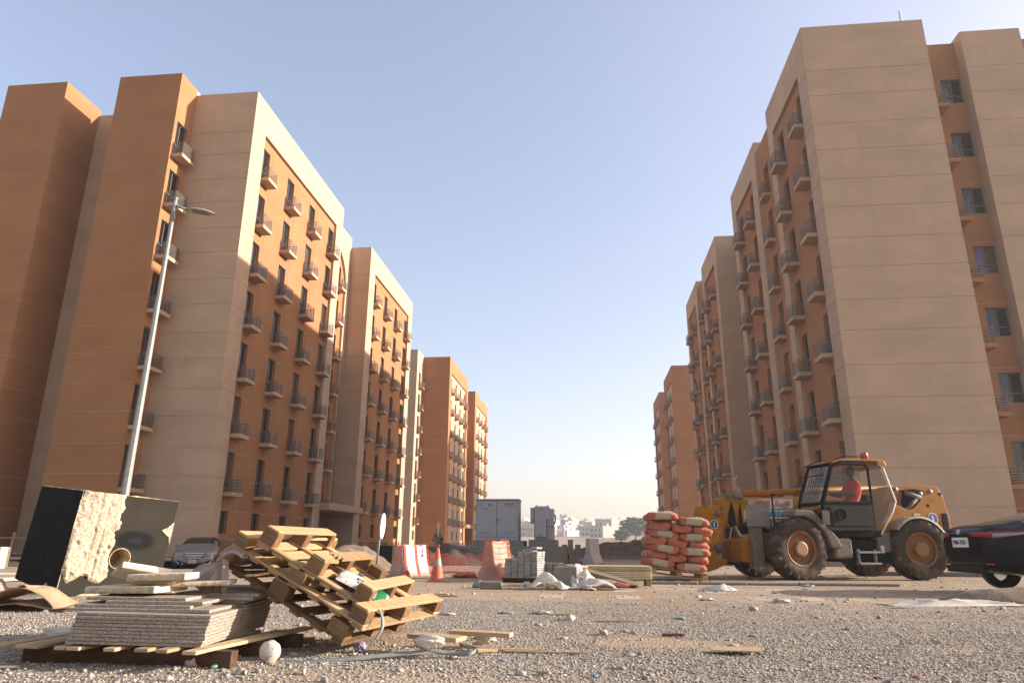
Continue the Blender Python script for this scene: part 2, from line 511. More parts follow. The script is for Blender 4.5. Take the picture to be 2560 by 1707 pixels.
def build_ground():
    x0, x1, y0, y1, st = -26.0, 17.0, 2.0, 36.0, 0.09
    nx = int((x1 - x0) / st); ny = int((y1 - y0) / st)
    xs = np.linspace(x0, x1, nx + 1); ys = np.linspace(y0, y1, ny + 1)
    X, Y = np.meshgrid(xs, ys)
    Z = terrain(X, Y)
    edge = np.minimum.reduce([sstep(x0, x0 + 1.5, X), 1 - sstep(x1 - 1.5, x1, X), 1 - sstep(y1 - 2, y1, Y)])
    Z = Z * edge - 0.03 * (1 - edge)
    co = np.stack([X, Y, Z], -1).reshape(-1, 3)
    i = np.arange(ny)[:, None] * (nx + 1) + np.arange(nx)[None, :]
    q = np.stack([i, i + 1, i + nx + 2, i + nx + 1], -1).reshape(-1, 4)
    me = bpy.data.meshes.new('ground')
    me.vertices.add(len(co)); me.vertices.foreach_set('co', co.ravel())
    me.loops.add(q.size); me.loops.foreach_set('vertex_index', q.ravel())
    me.polygons.add(len(q)); me.polygons.foreach_set('loop_start', np.arange(len(q)) * 4)
    me.polygons.foreach_set('use_smooth', np.ones(len(q), bool))
    a = me.attributes.new('gravel', 'FLOAT', 'POINT')
    a.data.foreach_set('value', gravel_amt(X, Y).ravel())
    me.materials.append(GROUND); me.update(calc_edges=True); me.validate()
    tag(put('ground', me), kind='structure')
    # the wide plain underneath, out to the horizon
    b = MB(); R = 2600.0
    b.quad((-R, -R, -0.46), (R, -R, -0.46), (R, R, -0.46), (-R, R, -0.46))
    tag(b.build('plain', GROUND), kind='structure')
    b = MB()
    def fn(u, v):
        x = -70 + 140 * u; y = 30 + 190 * v
        return (x, y, -0.035 + 0.05 * float(fbm(x * 0.12, y * 0.12, 3) - 0.5) - 0.22 * float(sstep(150, 215, y)) - 0.2 * float(sstep(38, 60, abs(x))))
    b.grid(fn, 70, 95)
    tag(b.build('site_ground', GROUND, smooth=True), kind='structure')
    # side and near ground skirts out of the detailed patch
    b = MB()
    for (xa, xb, ya, yb) in ((-70, -25.5, -20, 34), (16.5, 70, -20, 34), (-25.6, 16.6, -20, 2.05)):
        b.quad((xa, ya, -0.031), (xb, ya, -0.031), (xb, yb, -0.031), (xa, yb, -0.031))
    tag(b.build('side_ground', GROUND), kind='structure')

build_ground()

def rock_template(seed, sub=1, squash=0.75):
    r = random.Random(seed)
    bm = bmesh.new(); bmesh.ops.create_icosphere(bm, subdivisions=sub, radius=1)
    for v in bm.verts:
        v.co *= r.uniform(0.6, 1.2); v.co.z *= squash
    vs = np.array([v.co[:] for v in bm.verts]); fs = np.array([[v.index for v in f.verts] for f in bm.faces])
    bm.free(); return vs, fs

def scatter_mesh(name, pts, sizes, mats, kind='stuff', sub=1, seed=3):
    g = np.random.default_rng(seed)
    tmpl = [rock_template(seed + i, sub) for i in range(7)]
    V = []; F = []; Mi = []; k = 0
    which = g.integers(0, 7, len(pts)); mi = g.integers(0, len(mats), len(pts))
    for t in range(7):
        idx = np.where(which == t)[0]
        if not len(idx): continue
        vs, fs = tmpl[t]
        an = g.random(len(idx)) * 6.283; c, s = np.cos(an), np.sin(an)
        sc = sizes[idx][:, None] * g.uniform(0.6, 1.3, (len(idx), 3)) * np.array([1.25, .8, .85])
        p = vs[None] * sc[:, None, :]
        x = p[..., 0] * c[:, None] - p[..., 1] * s[:, None]; y = p[..., 0] * s[:, None] + p[..., 1] * c[:, None]
        P = np.stack([x, y, p[..., 2]], -1) + pts[idx][:, None, :]
        V.append(P.reshape(-1, 3))
        F.append((fs[None] + (np.arange(len(idx)) * len(vs))[:, None, None] + k).reshape(-1, 3))
        Mi.append(np.repeat(mi[idx], len(fs))); k += len(idx) * len(vs)
    V = np.concatenate(V); F = np.concatenate(F); Mi = np.concatenate(Mi)
    me = bpy.data.meshes.new(name)
    me.vertices.add(len(V)); me.vertices.foreach_set('co', V.ravel())
    me.loops.add(F.size); me.loops.foreach_set('vertex_index', F.ravel())
    me.polygons.add(len(F)); me.polygons.foreach_set('loop_start', np.arange(len(F)) * 3)
    for m in mats: me.materials.append(m)
    me.polygons.foreach_set('material_index', Mi)
    me.update(calc_edges=True)
    return tag(put(name, me), kind=kind)

GR = [simple('gravel_stone_%s' % n, c, 0.95, 0, 0.2, 30, 'pos') for n, c in
      (('tan', (0.44, 0.355, 0.25)), ('grey', (0.37, 0.32, 0.26)), ('pale', (0.52, 0.445, 0.335)), ('dark', (0.24, 0.20, 0.16)), ('rose', (0.41, 0.31, 0.22)))]

def build_gravel():
    g = np.random.default_rng(5)
    P = []; S = []
    for (ya, yb, n, s0, s1) in ((3.6, 5.6, 19000, 0.0045, 0.0135), (5.6, 7.4, 22000, 0.005, 0.0125), (7.4, 9.6, 20000, 0.0055, 0.012), (9.6, 12.0, 6000, 0.006, 0.013)):
        y = g.uniform(ya, yb, n * 3); x = (g.random(n * 3) * 2 - 1) * 0.86 * y - 0.107 * y
        keep = g.random(n * 3) < gravel_amt(x, y) ** 0.8 * 0.92 + 0.035
        x = x[keep][:n]; y = y[keep][:n]
        s = s0 + (s1 - s0) * g.random(len(x)) ** 2.2
        P.append(np.stack([x, y, terrain(x, y) + s * 0.3], -1)); S.append(s)
    scatter_mesh('gravel', np.concatenate(P), np.concatenate(S), GR)
    # coarser pebbles
    n = 900
    y = 3.7 + 9 * g.random(n) ** 1.4; x = (g.random(n) * 2 - 1) * 0.86 * y - 0.107 * y
    s = 0.014 + 0.022 * g.random(n) ** 3
    scatter_mesh('pebbles', np.stack([x, y, terrain(x, y) + s * 0.25], -1), s, GR, seed=21)
    # small rubble on the site road and round the works
    n = 4200
    y = 11 + 19 * g.random(n); x = -9.5 + 19 * g.random(n)
    s = 0.008 + 0.035 * g.random(n) ** 5
    scatter_mesh('rubble', np.stack([x, y, terrain(x, y) + s * 0.2], -1), s, GR, seed=31)
build_gravel()

# paving: slabs half buried in sand, each its own piece of the strip
def build_paving():
    root = thing('pavement', None, None, (0, 0, 0)); tag(root, kind='structure')
    pm = simple('dusty_paving', (0.43, 0.315, 0.21), 0.95, 0, 0.14, 7, 'pos', 0.3, obj_var=0.08, dirt=(0.42, 0.31, 0.2))
    b = MB(); b.cbox((-0.195, -0.395, -0.05), (0.195, 0.395, 0), 0.006)
    me = b.mesh('paving_slab', pm)
    r = random.Random(2)
    for j in range(4):
        for i in range(30):
            x = -0.6 + 0.4 * i; y = 11.7 + 0.8 * j
            if r.random() < 0.12: continue
            z = float(terrain(x, y)) + r.uniform(-0.014, 0.004)
            put('paving_slab', me, root, T(x + r.uniform(-.004, .004), y, z) @ RX(r.uniform(-.006, .006)) @ RY(r.uniform(-.006, .006)))
    # kerbs
    kb = MB(); kb.cbox((-0.49, -0.075, -0.05), (0.49, 0.075, 0.10), 0.02)
    km = kb.mesh('kerb_stone', CONC)
    kr = thing('kerb', None, None); tag(kr, kind='structure')
    for i in range(5): put('kerb_stone', km, kr, T(1.75 + 1.0 * i, 15.45 + 0.02 * i, -0.045 + 0.012 * r.random()) @ RZ(r.uniform(-.02, .02)))
    for i in range(9): put('kerb_stone', km, kr, T(-0.1 + 1.0 * i, 40.5, 0.05))
    for i in range(4): put('kerb_stone', km, kr, T(7.9 + 1.0 * i, 20.9, 0.03))
    for i in range(5): put('kerb_stone', km, kr, T(-5.6 + 1.02 * i, 19.6 + 0.1 * i, -0.05))
build_paving()

# ------------------------------------------------------------------ apartment buildings
HEAD, STOREY = 26.03, 3.36
JZ = sorted([HEAD - STOREY * k for k in range(8)] + [HEAD - 1.6 - STOREY * k for k in range(8)])

def relief(mb, O, u, n, feats, W, H, base=0):
    # feats: (u0,u1,v0,v1,depth,mat), later ones win; depth along n (negative = recessed)
    O = Vector(O); u = Vector(u); n = Vector(n); w = Vector((0, 0, 1))
    us = sorted({0.0, round(W, 4)} | {round(min(max(t, 0), W), 4) for f in feats for t in f[:2]})
    vs = sorted({0.0, round(H, 4)} | {round(min(max(t, 0), H), 4) for f in feats for t in f[2:4]})
    nu, nv = len(us) - 1, len(vs) - 1
    D = np.zeros((nu, nv)); Mt = np.full((nu, nv), base, int)
    uc = [(us[i] + us[i + 1]) / 2 for i in range(nu)]; vc = [(vs[j] + vs[j + 1]) / 2 for j in range(nv)]
    for f in feats:
        for i in range(nu):
            if not f[0] <= uc[i] <= f[1]: continue
            for j in range(nv):
                if f[2] <= vc[j] <= f[3]:
                    if f[6:] and f[6] == 'add': D[i, j] += f[4]
                    else: D[i, j] = f[4]
                    if f[5] is not None: Mt[i, j] = f[5]
    P = lambda a, b, d: O + u * a + w * b + n * d
    for i in range(nu):
        # merge vertically equal cells
        j = 0
        while j < nv:
            k = j
            while k + 1 < nv and D[i, k + 1] == D[i, j] and Mt[i, k + 1] == Mt[i, j]: k += 1
            d = D[i, j]
            mb.quad(P(us[i], vs[j], d), P(us[i + 1], vs[j], d), P(us[i + 1], vs[k + 1], d), P(us[i], vs[k + 1], d), int(Mt[i, j]), n)
            j = k + 1
    for i in range(nu):
        for j in range(nv):
            d = D[i, j]
            if i + 1 < nu and D[i + 1, j] != d:
                e = D[i + 1, j]; m = Mt[i, j] if d < e and Mt[i + 1, j] > 1 else Mt[i + 1, j] if e > d else Mt[i, j]
                mb.quad(P(us[i + 1], vs[j], d), P(us[i + 1], vs[j + 1], d), P(us[i + 1], vs[j + 1], e), P(us[i + 1], vs[j], e), int(m), u if d > e else -u)
            if j + 1 < nv and D[i, j + 1] != d:
                e = D[i, j + 1]; m = Mt[i, j + 1] if e > d else Mt[i, j]
                mb.quad(P(us[i], vs[j + 1], d), P(us[i + 1], vs[j + 1], d), P(us[i + 1], vs[j + 1], e), P(us[i], vs[j + 1], e), int(m), w if d > e else -w)

JW, JD = 0.035, -0.015
WALLM = [CREAM, BROWN, JOINT_D, JOINT_L]
def joints(W, H, mat, ua=0.0, ub=None):
    jm = 3 if mat == 1 else 2
    return [(ua, ub if ub is not None else W, z - JW / 2, z + JW / 2, JD, jm, 'add') for z in JZ if z < H - 1]

def window_mesh(w, h, tr):
    b = MB(); t = 0.05
    b.box((0, -0.035, 0), (t, 0.03, h)); b.box((w - t, -0.035, 0), (w, 0.03, h))
    b.box((t, -0.035, 0), (w - t, 0.03, t)); b.box((t, -0.035, h - t), (w - t, 0.03, h))
    if tr: b.box((t, -0.03, tr - 0.03), (w - t, 0.025, tr + 0.03))
    b.box((w / 2 - 0.025, -0.03, max(tr, t - .03) + 0.03), (w / 2 + 0.025, 0.02, h - t))
    p = MB(); p.quad((t * .6, 0.005, t * .6), (w - t * .6, 0.005, t * .6), (w - t * .6, 0.005, h - t * .6), (t * .6, 0.005, h - t * .6), 0, (0, -1, 0))
    return b.mesh('window', FRAME), p.mesh('pane', PANE)
WIN_T = window_mesh(1.1, 2.33, 0.85)
WIN_G = window_mesh(1.1, 1.3, 0)
WIN_S = window_mesh(1.1, 1.5, 0.5)

def balcony_meshes():
    out = []
    for mt in (CREAM, BROWN):
        b = MB(); b.cbox((-0.63, -0.7, -0.23), (0.63, -0.002, 0), 0.008); out.append(b.mesh('balcony', mt))
    r = MB()
    for k in range(6):
        z = 0.10 + 0.132 * k; t = 0.02
        r.box((-0.61, -0.68, z - t), (0.61, -0.655, z + t))
        r.box((-0.61, -0.655, z - t), (-0.585, -0.01, z + t)); r.box((0.585, -0.655, z - t), (0.61, -0.01, z + t))
    for x in (-0.583, 0.553):
        for y in (-0.652, -0.09): r.box((x, y, 0), (x + 0.03, y + 0.03, 0.785))
    for x in (-0.583, 0.553): r.box((x, -0.40, 0), (x + 0.03, -0.37, 0.76))
    return out[0], out[1], r.mesh('railing', RAIL)
BAL_C, BAL_B, RAILM = balcony_meshes()

class Building:
    def __init__(s, label, loc, group=None):
        s.root = thing('apartment_building', label, 'apartment block', loc, 0, group)
        s.o = Vector(loc)
    def local(s, p): return Vector(p) - s.o
    def window(s, p, rot, meshes, pane=None):
        f = put('window', meshes[0], s.root, T(*s.local(p)) @ RZ(rot))
        put('pane', pane or meshes[1], f)
        return f
    def balcony(s, p, rot, me):
        b = put('balcony', me, s.root, T(*s.local(p)) @ RZ(rot))
        put('railing', RAILM, b)
    def body(s, lo, hi, mat=CREAM, name='body'):
        b = MB(); b.box(s.local(lo), s.local(hi)); return b.build(name, mat, s.root)

def facade(B, X, sx, ya, yb, H, frame_mat, panel_mat, panels, cols, bal_me, Hc=None, ground=True, nb=7):
    """street front at plane X, facing sx (+1/-1); panels (y0,y1) recessed 0.2; cols = window centres in y"""
    W = yb - ya; rec = -0.2
    jm = lambda m: 3 if m == 1 else 2
    feats = [(0, W, 0, H, 0.0, frame_mat)]
    for z in JZ: 
        if z < H - 1: feats.append((0, W, z - JW / 2, z + JW / 2, JD, jm(frame_mat)))
    for (a, b, top) in panels:
        feats.append((a - ya, b - ya, 0.0, top, rec, panel_mat))
        for z in JZ:
            if z < top - .3: feats.append((a - ya, b - ya, z - JW / 2, z + JW / 2, rec + JD, jm(panel_mat)))
        inside = [c for c in cols if a <= c <= b]
        for c in inside:
            q = c + 0.95 if sx > 0 else c - 0.95
            if a + .2 < q < b - .2: feats.append((q - ya - JW / 2, q - ya + JW / 2, 0, top - .35, rec + JD, jm(panel_mat)))
    dep = rec - 0.24
    for c in cols:
        for k in range(nb + 1):
            top = HEAD - STOREY * k
            bot = top - 2.34 if k < nb else top - 1.3
            feats.append((c - .55 - ya, c + .55 - ya, bot, top, dep, panel_mat))
    mb = MB(); O = B.local((X, ya, 0))
    relief(mb, O, (0, 1, 0), (sx, 0, 0), feats, W, H, frame_mat)
    mb.build('wall', WALLM, B.root)
    rot = math.pi / 2 if sx > 0 else -math.pi / 2
    for c in cols:
        for k in range(nb + 1):
            top = HEAD - STOREY * k
            me = WIN_T if k < nb else WIN_G
            bot = top - 2.335 if k < nb else top - 1.3
            B.window((X + sx * (dep + 0.04), c - sx * 0.55, bot), rot, me)
            if k < nb: B.balcony((X + sx * rec, c, top - 2.34), rot, bal_me)
            elif ground:
                put('railing', RAILM, B.root, T(*B.local((X + sx * rec, c, 0.08))) @ RZ(rot))

def plain(B, O, u, n, W, H, mat, feats=()):
    jm = 3 if mat == 1 else 2
    fe = [(0, W, 0, H, 0.0, mat)] + [(0, W, z - JW / 2, z + JW / 2, JD, jm) for z in JZ if z < H - 1] + list(feats)
    mb = MB(); relief(mb, B.local(O), u, n, fe, W, H, mat)
    return mb.build('wall', WALLM, B.root)

FX, FY, RXn, RYn = (1, 0, 0), (0, 1, 0), (-1, 0, 0), (0, -1, 0)
PT = 26.75   # top of recessed panels

def side_column(B, X, sx, yc, bal_me, depth=0.24, nb=7):
    rot = math.pi / 2 if sx > 0 else -math.pi / 2
    for k in range(nb + 1):
        top = HEAD - STOREY * k; bot = top - 2.335 if k < nb else top - 1.3
        B.window((X + sx * (-depth + 0.04), yc - sx * 0.55, bot), rot, WIN_T if k < nb else WIN_G)
        if k < nb: B.balcony((X, yc, top - 2.34), rot, bal_me)
def col_feats(yc, ya, mat, nb=7):
    return [(yc - .55 - ya, yc + .55 - ya, HEAD - STOREY * k - (2.34 if k < nb else 1.3), HEAD - STOREY * k, -0.24, mat) for k in range(nb + 1)]

def left_near():
    B = Building('cream and brown apartment block left of the street, nearest the broken black concrete block', (-24.0, 45.0, 0))
    XL = -20.69
    cols = [39.05, 43.1, 47.15, 51.25]
    facade(B, XL, 1, 36.67, 53.29, 28.95, 0, 1, [(38.3, 51.9, PT)], cols, BAL_C)
    plain(B, (-24.9, 36.67, 0), FX, RYn, 4.21, 28.95, 0)
    B.body((-24.6, 37.2, 0), (XL - .5, 53.1, 28.6)); 
    # parapet coping of the cream block
    B.body((-24.9, 36.68, 28.6), (XL - .01, 37.15, 28.94)); B.body((XL - .45, 37.16, 28.6), (XL - .01, 53.27, 28.94))
    plain(B, (XL - 2.3, 53.29, 0), FX, FY, 2.3, 28.95, 0)
    # brown block projecting towards the viewer
    plain(B, (-29.1, 34.87, 0), FX, RYn, 4.2, 29.3, 1)
    plain(B, (-24.9, 34.87, 0), FY, FX, 1.8, 29.3, 1, col_feats(35.72, 34.87, 1))
    side_column(B, -24.9, 1, 35.72, BAL_C)
    B.body((-28.8, 35.3, 0), (-25.35, 45, 28.9), BROWN)
    B.body((-25.35, 34.9, 28.9), (-24.91, 36.66, 29.29), BROWN); B.body((-29.05, 34.88, 28.9), (-25.36, 35.3, 29.29), BROWN)
    b = MB(); b.box(B.local((-25.3, 36.7, 28.96)), B.local((-24.92, 40.5, 29.27))); b.build('parapet_end', WHITE, B.root)
    plain(B, (-29.1, 34.87, 0), FY, RXn, 3.3, 29.3, 1)
    # recessed cream wall, second brown block, far left wall
    plain(B, (-32.8, 38.1, 0), FX, RYn, 3.7, 28.9, 0); B.body((-33.0, 38.5, 0), (-28.9, 46, 28.85))
    plain(B, (-37.0, 34.96, 0), FX, RYn, 4.2, 29.3, 1); plain(B, (-32.8, 34.96, 0), FY, FX, 3.2, 29.3, 1)
    B.body((-36.9, 35.3, 0), (-33.1, 46, 29.28), BROWN)
    plain(B, (-46.0, 38.1, 0), FX, RYn, 9.0, 28.9, 0); B.body((-46, 38.5, 0), (-37.0, 46, 28.85))
    # entrance bay with the arched plaster panel
    xb, H = -22.75, 29.9
    fe = [(0, 8.1, z - JW / 2, z + JW / 2, JD, 3) for z in JZ if z > 4]
    fe += [(5.2, 6.3, HEAD - STOREY * k - 2.34, HEAD - STOREY * k, -0.24, 1) for k in range(7)] + [(3.2, 5.6, 0, 2.3, -0.3, 1)]
    mb = MB(); relief(mb, B.local((xb - .2, 53.29, 0)), FY, FX, [(0, 8.1, 0, H, 0.0, 1)] + fe, 8.1, H, 1); mb.build('wall', WALLM, B.root)
    for k in range(7):
        top = HEAD - STOREY * k
        B.window((xb - .2 - .2, 58.5, top - 2.335), math.pi / 2, WIN_T)
        B.balcony((xb - .2, 59.05, top - 2.34), math.pi / 2, BAL_C)
    d = MB(); d.box((0, 0, 0), (2.4, 0.04, 2.3)); d.build('entrance_door', BLACK, B.root, M=T(*B.local((xb - .45, 56.5, 0))) @ RZ(math.pi / 2))
    # arch-cut panel: 0.2 thick
    p = MB(); n = 16; a0, a1 = 53.3, 60.6; zc, rz = 24.6, 4.2
    arc = [(a0 + (a1 - a0) * math.sin(math.pi / 2 * i / n), zc + rz * math.cos(math.pi / 2 * i / n)) for i in range(n + 1)]
    for (ya, za), (yb, zb) in zip(arc, arc[1:]):
        p.quad((xb, ya, za), (xb, yb, zb), (xb, yb, H), (xb, ya, H), 0, FX); p.quad((xb, ya, za), (xb, yb, zb), (xb - .2, yb, zb), (xb - .2, ya, za), 0, (0, -1, -1))
    p.quad((xb, 60.6, 4), (xb, 61.39, 4), (xb, 61.39, H), (xb, 60.6, H), 0, FX); p.quad((xb, 60.6, 4), (xb - .2, 60.6, 4), (xb - .2, 60.6, zc), (xb, 60.6, zc), 0, RYn)
    p.v = [tuple(B.local(q)) for q in p.v]; p.build('arch_panel', WALLM, B.root)
    B.body((-30, 53.3, 0), (xb - .5, 61.3, H - .02))
    b = MB(); b.tube([B.local((xb + .08, 61.1, 3.8)), B.local((xb + .08, 61.1, 26.5))], 0.06, 8); b.build('downpipe', CREAM, B.root, True)
    b = MB(); b.cbox(B.local((xb - .1, 53.32, 3.22)), B.local((-19.95, 61.8, 3.77)), .02); b.build('entrance_canopy', CREAM, B.root)
    # second half
    facade(B, XL, 1, 61.39, 78.2, 28.95, 0, 1, [(63.1, 76.6, PT)], [c + 24.75 for c in cols], BAL_C)
    plain(B, (-30, 61.39, 0), FX, RYn, 30 + XL, 28.95, 0)
    B.body((-30, 61.9, 0), (XL - .5, 78.0, 28.9)); plain(B, (XL - 4, 78.2, 0), FX, FY, 4, 28.95, 0)
left_near()

def right_near():
    B = Building('cream and brown apartment block right of the street, rising behind the yellow telehandler', (16.0, 45.0, 0))
    XR = 12.64
    for dy in (0.0, 27.85):
        facade(B, XR, -1, 34.13 + dy, 42.25 + dy, 28.95, 0, 1, [(35.54 + dy, 41.2 + dy, PT)], [36.23 + dy, 40.25 + dy], BAL_C)
        facade(B, XR + .2, -1, 42.25 + dy, 45.9 + dy, 28.2, 1, 1, [], [44.2 + dy], BAL_C)
        facade(B, XR, -1, 45.9 + dy, 54.24 + dy, 28.95, 0, 1, [(47.3 + dy, 52.95 + dy, PT)], [48.45 + dy, 52.2 + dy], BAL_C)
        plain(B, (XR, 45.9 + dy, 0), FX, RYn, .6, 28.95, 0); plain(B, (XR, 42.25 + dy, 0), FX, FY, .6, 28.95, 0)
        B.body((XR + .75, 34.6 + dy, 0), (19.1, 54 + dy, 28.0))
        for a, b_, h in ((34.15, 42.24, 28.94), (45.91, 54.23, 28.94)): B.body((XR + .02, a + dy, 27.9), (XR + .5, b_ + dy, h))
        plain(B, (XR, 54.24 + dy, 0), FX, FY, 6, 28.95, 0)
        plain(B, (XR, 34.13 + dy, 0), FX, RYn, 6.54 if dy == 0 else 16, 28.95, 0)
    B.body((XR + .5, 34.15, 28.0), (19.17, 34.6, 28.94)); plain(B, (19.18, 34.13, 0), FY, FX, 4, 28.95, 0)
    b = MB()
    for x, h, rr in ((18.55, 30.3, .07), (18.1, 29.5, .06)): b.tube([B.local((x, 35.0, 28)), B.local((x, 35.0, h))], rr, 8)
    b.build('roof_pipe', WHITE, B.root, True)
    B.body((15.0, 54.3, 0), (25, 62, 28.2))
    # balconies round the corner, brown recess with windows, next cream tower
    for k in range(8):
        top = HEAD - STOREY * k
        B.balcony((19.18, 34.9, top - 2.34), math.pi / 2, BAL_B)
    yb, W = 35.3, 2.1
    fe = [(1.0, 2.1, HEAD - STOREY * k - .25 - 1.5, HEAD - STOREY * k - .25, -0.2, 1) for k in range(8)]
    fe = [(.55, .585, 0, 27, JD, 3)] + fe
    plain(B, (19.18, yb, 0), FX, RYn, W, 28.15, 1, fe); B.body((19.1, yb + .5, 0), (21.4, 45, 28.1), BROWN)
    for k in range(8):
        B.window((20.18, yb + .16, HEAD - STOREY * k - 1.75), 0, WIN_S, None)
    p = MB(); p.quad((.05, 0, .53), (.52, 0, .53), (.52, 0, 1.45), (.05, 0, 1.45), 0, (0, -1, 0))
    p.build('purple_pane', PURPLE, B.root, M=T(*B.local((20.18, yb + .155, HEAD - STOREY * 3 - 1.75))))
    plain(B, (21.28, 34.6, 0), FX, RYn, 3.1, 28.35, 0); plain(B, (21.28, 34.6, 0), FY, RXn, 1.2, 28.35, 0); B.body((21.4, 35, 0), (24.3, 45, 28.3))
    plain(B, (24.38, 35.3, 0), FX, RYn, 14, 28.15, 1); B.body((24.35, 35.8, 0), (38, 45, 28.1), BROWN)
right_near()

def left_far():
    B = Building('far brown apartment block with cream window panels behind the grey cabinet', (-23.0, 120, 0))
    xa = -21.0
    c0 = 104 + 2.3
    for (ya, dx) in ((104.0, 0.0), (130.0, -0.1)):
        cs = [ya + 2.6 + 4.05 * i for i in range(4)]
        facade(B, xa + dx, 1, ya, ya + 17.2, 29.1, 1, 0, [(ya + 1.75, ya + 15.6, PT)], cs, BAL_B)
        plain(B, (xa + dx - 6, ya, 0), FX, RYn, 6, 29.1, 1); B.body((xa - 6, ya + .5, 0), (xa + dx - .5, ya + 17, 28.9), BROWN)
    B.body((xa - 6, 121, 0), (xa - 2.5, 130, 28.5), BROWN)
    plain(B, (-29.0, 100.1, 0), FX, RYn, 3.7, 29.3, 0)
    plain(B, (-25.3, 100.1, 0), FY, FX, 3.9, 29.3, 0, col_feats(102.0, 100.1, 0))
    side_column(B, -25.3, 1, 102.0, BAL_B); B.body((-29, 100.4, 0), (-25.7, 104, 29.2))
    b = MB(); b.cbox(B.local((xa - 2.6, 121.3, 3.3)), B.local((xa + .3, 129.9, 3.9)), .02); b.build('entrance_canopy', BROWN, B.root)
left_far()

def right_far():
    B = Building('far brown apartment block seen past the cement sacks, with rows of small balconies', (17.0, 125, 0))
    xa = 14.3
    for ya, cs in ((112.6, [114.9, 118.6, 122.2]), (133.5, [135.8, 139.5, 143.1])):
        facade(B, xa, -1, ya, ya + 12.1, 29.1, 1, 0, [(ya + 1.5, ya + 10.6, PT)], cs, BAL_B)
        plain(B, (xa, ya, 0), FX, RYn, 9, 29.1, 1); B.body((xa + .5, ya + .5, 0), (xa + 9, ya + 12, 28.9), BROWN)
right_far()

# ------------------------------------------------------------------ town on the horizon
def town():
    r = random.Random(5)
    cols = [simple('house_cream', (0.62, 0.52, 0.40), 0.9, var=.05), simple('house_white', (0.78, 0.74, 0.68), 0.9, var=.05),
            simple('house_brick', (0.42, 0.20, 0.13), 0.9, var=.1), simple('house_sand', (0.50, 0.42, 0.33), 0.9, var=.05)]
    names = ['cream flat-roofed house in the hazy town on the horizon', 'white flat-roofed house in the hazy town on the horizon',
             'red brick house in the hazy town on the horizon', 'sand-coloured house in the hazy town on the horizon']
    hill = MB()
    hill.grid(lambda u, v: (-500 + 1000 * u, 260 + 900 * v, -0.45 + 27 * v + 4 * float(fbm(u * 6, v * 6, 3) - .5) * v), 40, 30)
    tag(hill.build('hills', GROUND, smooth=True), kind='structure')
    def gz(y): return -0.45 + 27 * (y - 260) / 900
    for i in range(150):
        y = r.uniform(420, 800) if i < 70 else r.uniform(640, 1060)
        x = y * r.uniform(-0.12, 0.16) - 5
        w, d, h = r.uniform(8, 17), r.uniform(8, 14), r.choice((4, 4, 7, 7, 7, 10, 11)) * r.uniform(.9, 1.1)
        k = r.choice((0, 0, 0, 1, 1, 3, 3, 2))
        t = thing('town_house', names[k], 'house', (x, y, gz(y) - .8), r.uniform(-.95, -.4), ('cream', 'white', 'brick', 'sand')[k] + ' houses of the far town')
        b = MB(); b.box((-w / 2, -d / 2, 0), (w / 2, d / 2, h))
        b.box((-w / 2 - .1, -d / 2 - .1, h + .002), (w / 2 + .1, d / 2 + .1, h + .5))
        if r.random() < .6: b.box((-w * .2, -d * .2, h + .5), (w * .15, d * .3, h + 2.8))
        b.build('wall', cols[k], t)
        wb = MB()
        for fz in range(int(h / 3.2)):
            for q in range(int(w / 3)):
                if r.random() < .15: continue
                x0 = -w / 2 + 1 + q * 3
                wb.box((x0, -d / 2 - .05, 1 + fz * 3.2), (x0 + 1.2, -d / 2 + .2, 2.4 + fz * 3.2))
        if wb.v: tag(wb.build('window', MATS['cabinet_shadow_gap'], t), kind='stuff')
        tk = MB(); tk.lathe([(0, h + .5), (.7, h + .5), (.7, h + 2), (0, h + 2.1)], 8, M=T(w * .3, 0, 0)); tk.build('water_tank', WHITE, t)
    # telecom mast
    t = thing('telecom_mast', 'slim telecom mast with antennas rising over the distant town', 'mast', (-14.6, 430, .8))
    b = MB(); b.tube([(0, 0, 0), (0, 0, 16)], [.75, .4], 6); b.build('pole', simple('mast_grey', (.5, .42, .4), .7), t)
    for zc, rr in ((16, 1.7), (12.6, 1.2)):
        for k in range(6):
            b = MB(); a = k * 1.047; b.box((rr * math.cos(a) - .25, rr * math.sin(a) - .25, zc - 1.1), (rr * math.cos(a) + .25, rr * math.sin(a) + .25, zc + 1.1))
            b.tube([(0, 0, zc), (rr * math.cos(a), rr * math.sin(a), zc)], .12, 4)
            b.build('antenna', MATS['mast_grey'], t)
    leaf = simple('far_tree_leaf', (0.085, 0.10, 0.05), 0.9, var=.4, scale=2, kind='pos')
    bark = simple('bark', (0.12, 0.08, 0.05), 0.9)
    for n_, (x, y, rr) in enumerate(((24, 370, 7.0), (46, 400, 6.0), (15, 330, 3.6), (34, 360, 5.0))):
        t = thing('town_tree', ['broad dark green tree among the far houses', 'green tree at the right end of the far town', 'small shrub-like tree before the far houses', 'round tree beside the broad one in the far town'][n_], 'tree', (x, y, gz(y) - .5))
        b = MB(); b.tube([(0, 0, 0), (.2, 0, rr * .6), (0, .3, rr)], [.5, .35, .15], 6); b.build('trunk', bark, t)
        c = MB()
        for i in range(900):
            v = Vector((r.gauss(0, 1), r.gauss(0, 1), r.gauss(0, 1))).normalized() * rr * r.uniform(.4, 1.0) * (0.8 + .35 * math.sin(i))
            p = v * 1.0; p.z = p.z * .62 + rr * 1.05; s = rr * r.uniform(.12, .24)
            q = Matrix.Rotation(r.uniform(0, 6.3), 3, 'Z') @ Matrix.Rotation(r.uniform(-1, 1), 3, 'X')
            c.add([p + q @ Vector(w_) * s for w_ in ((-1, -.7, 0), (1, -.6, .1), (.8, .8, 0), (-.7, .7, -.1))], [(0, 1, 2, 3)])
        c.build('crown', leaf, t)
town()

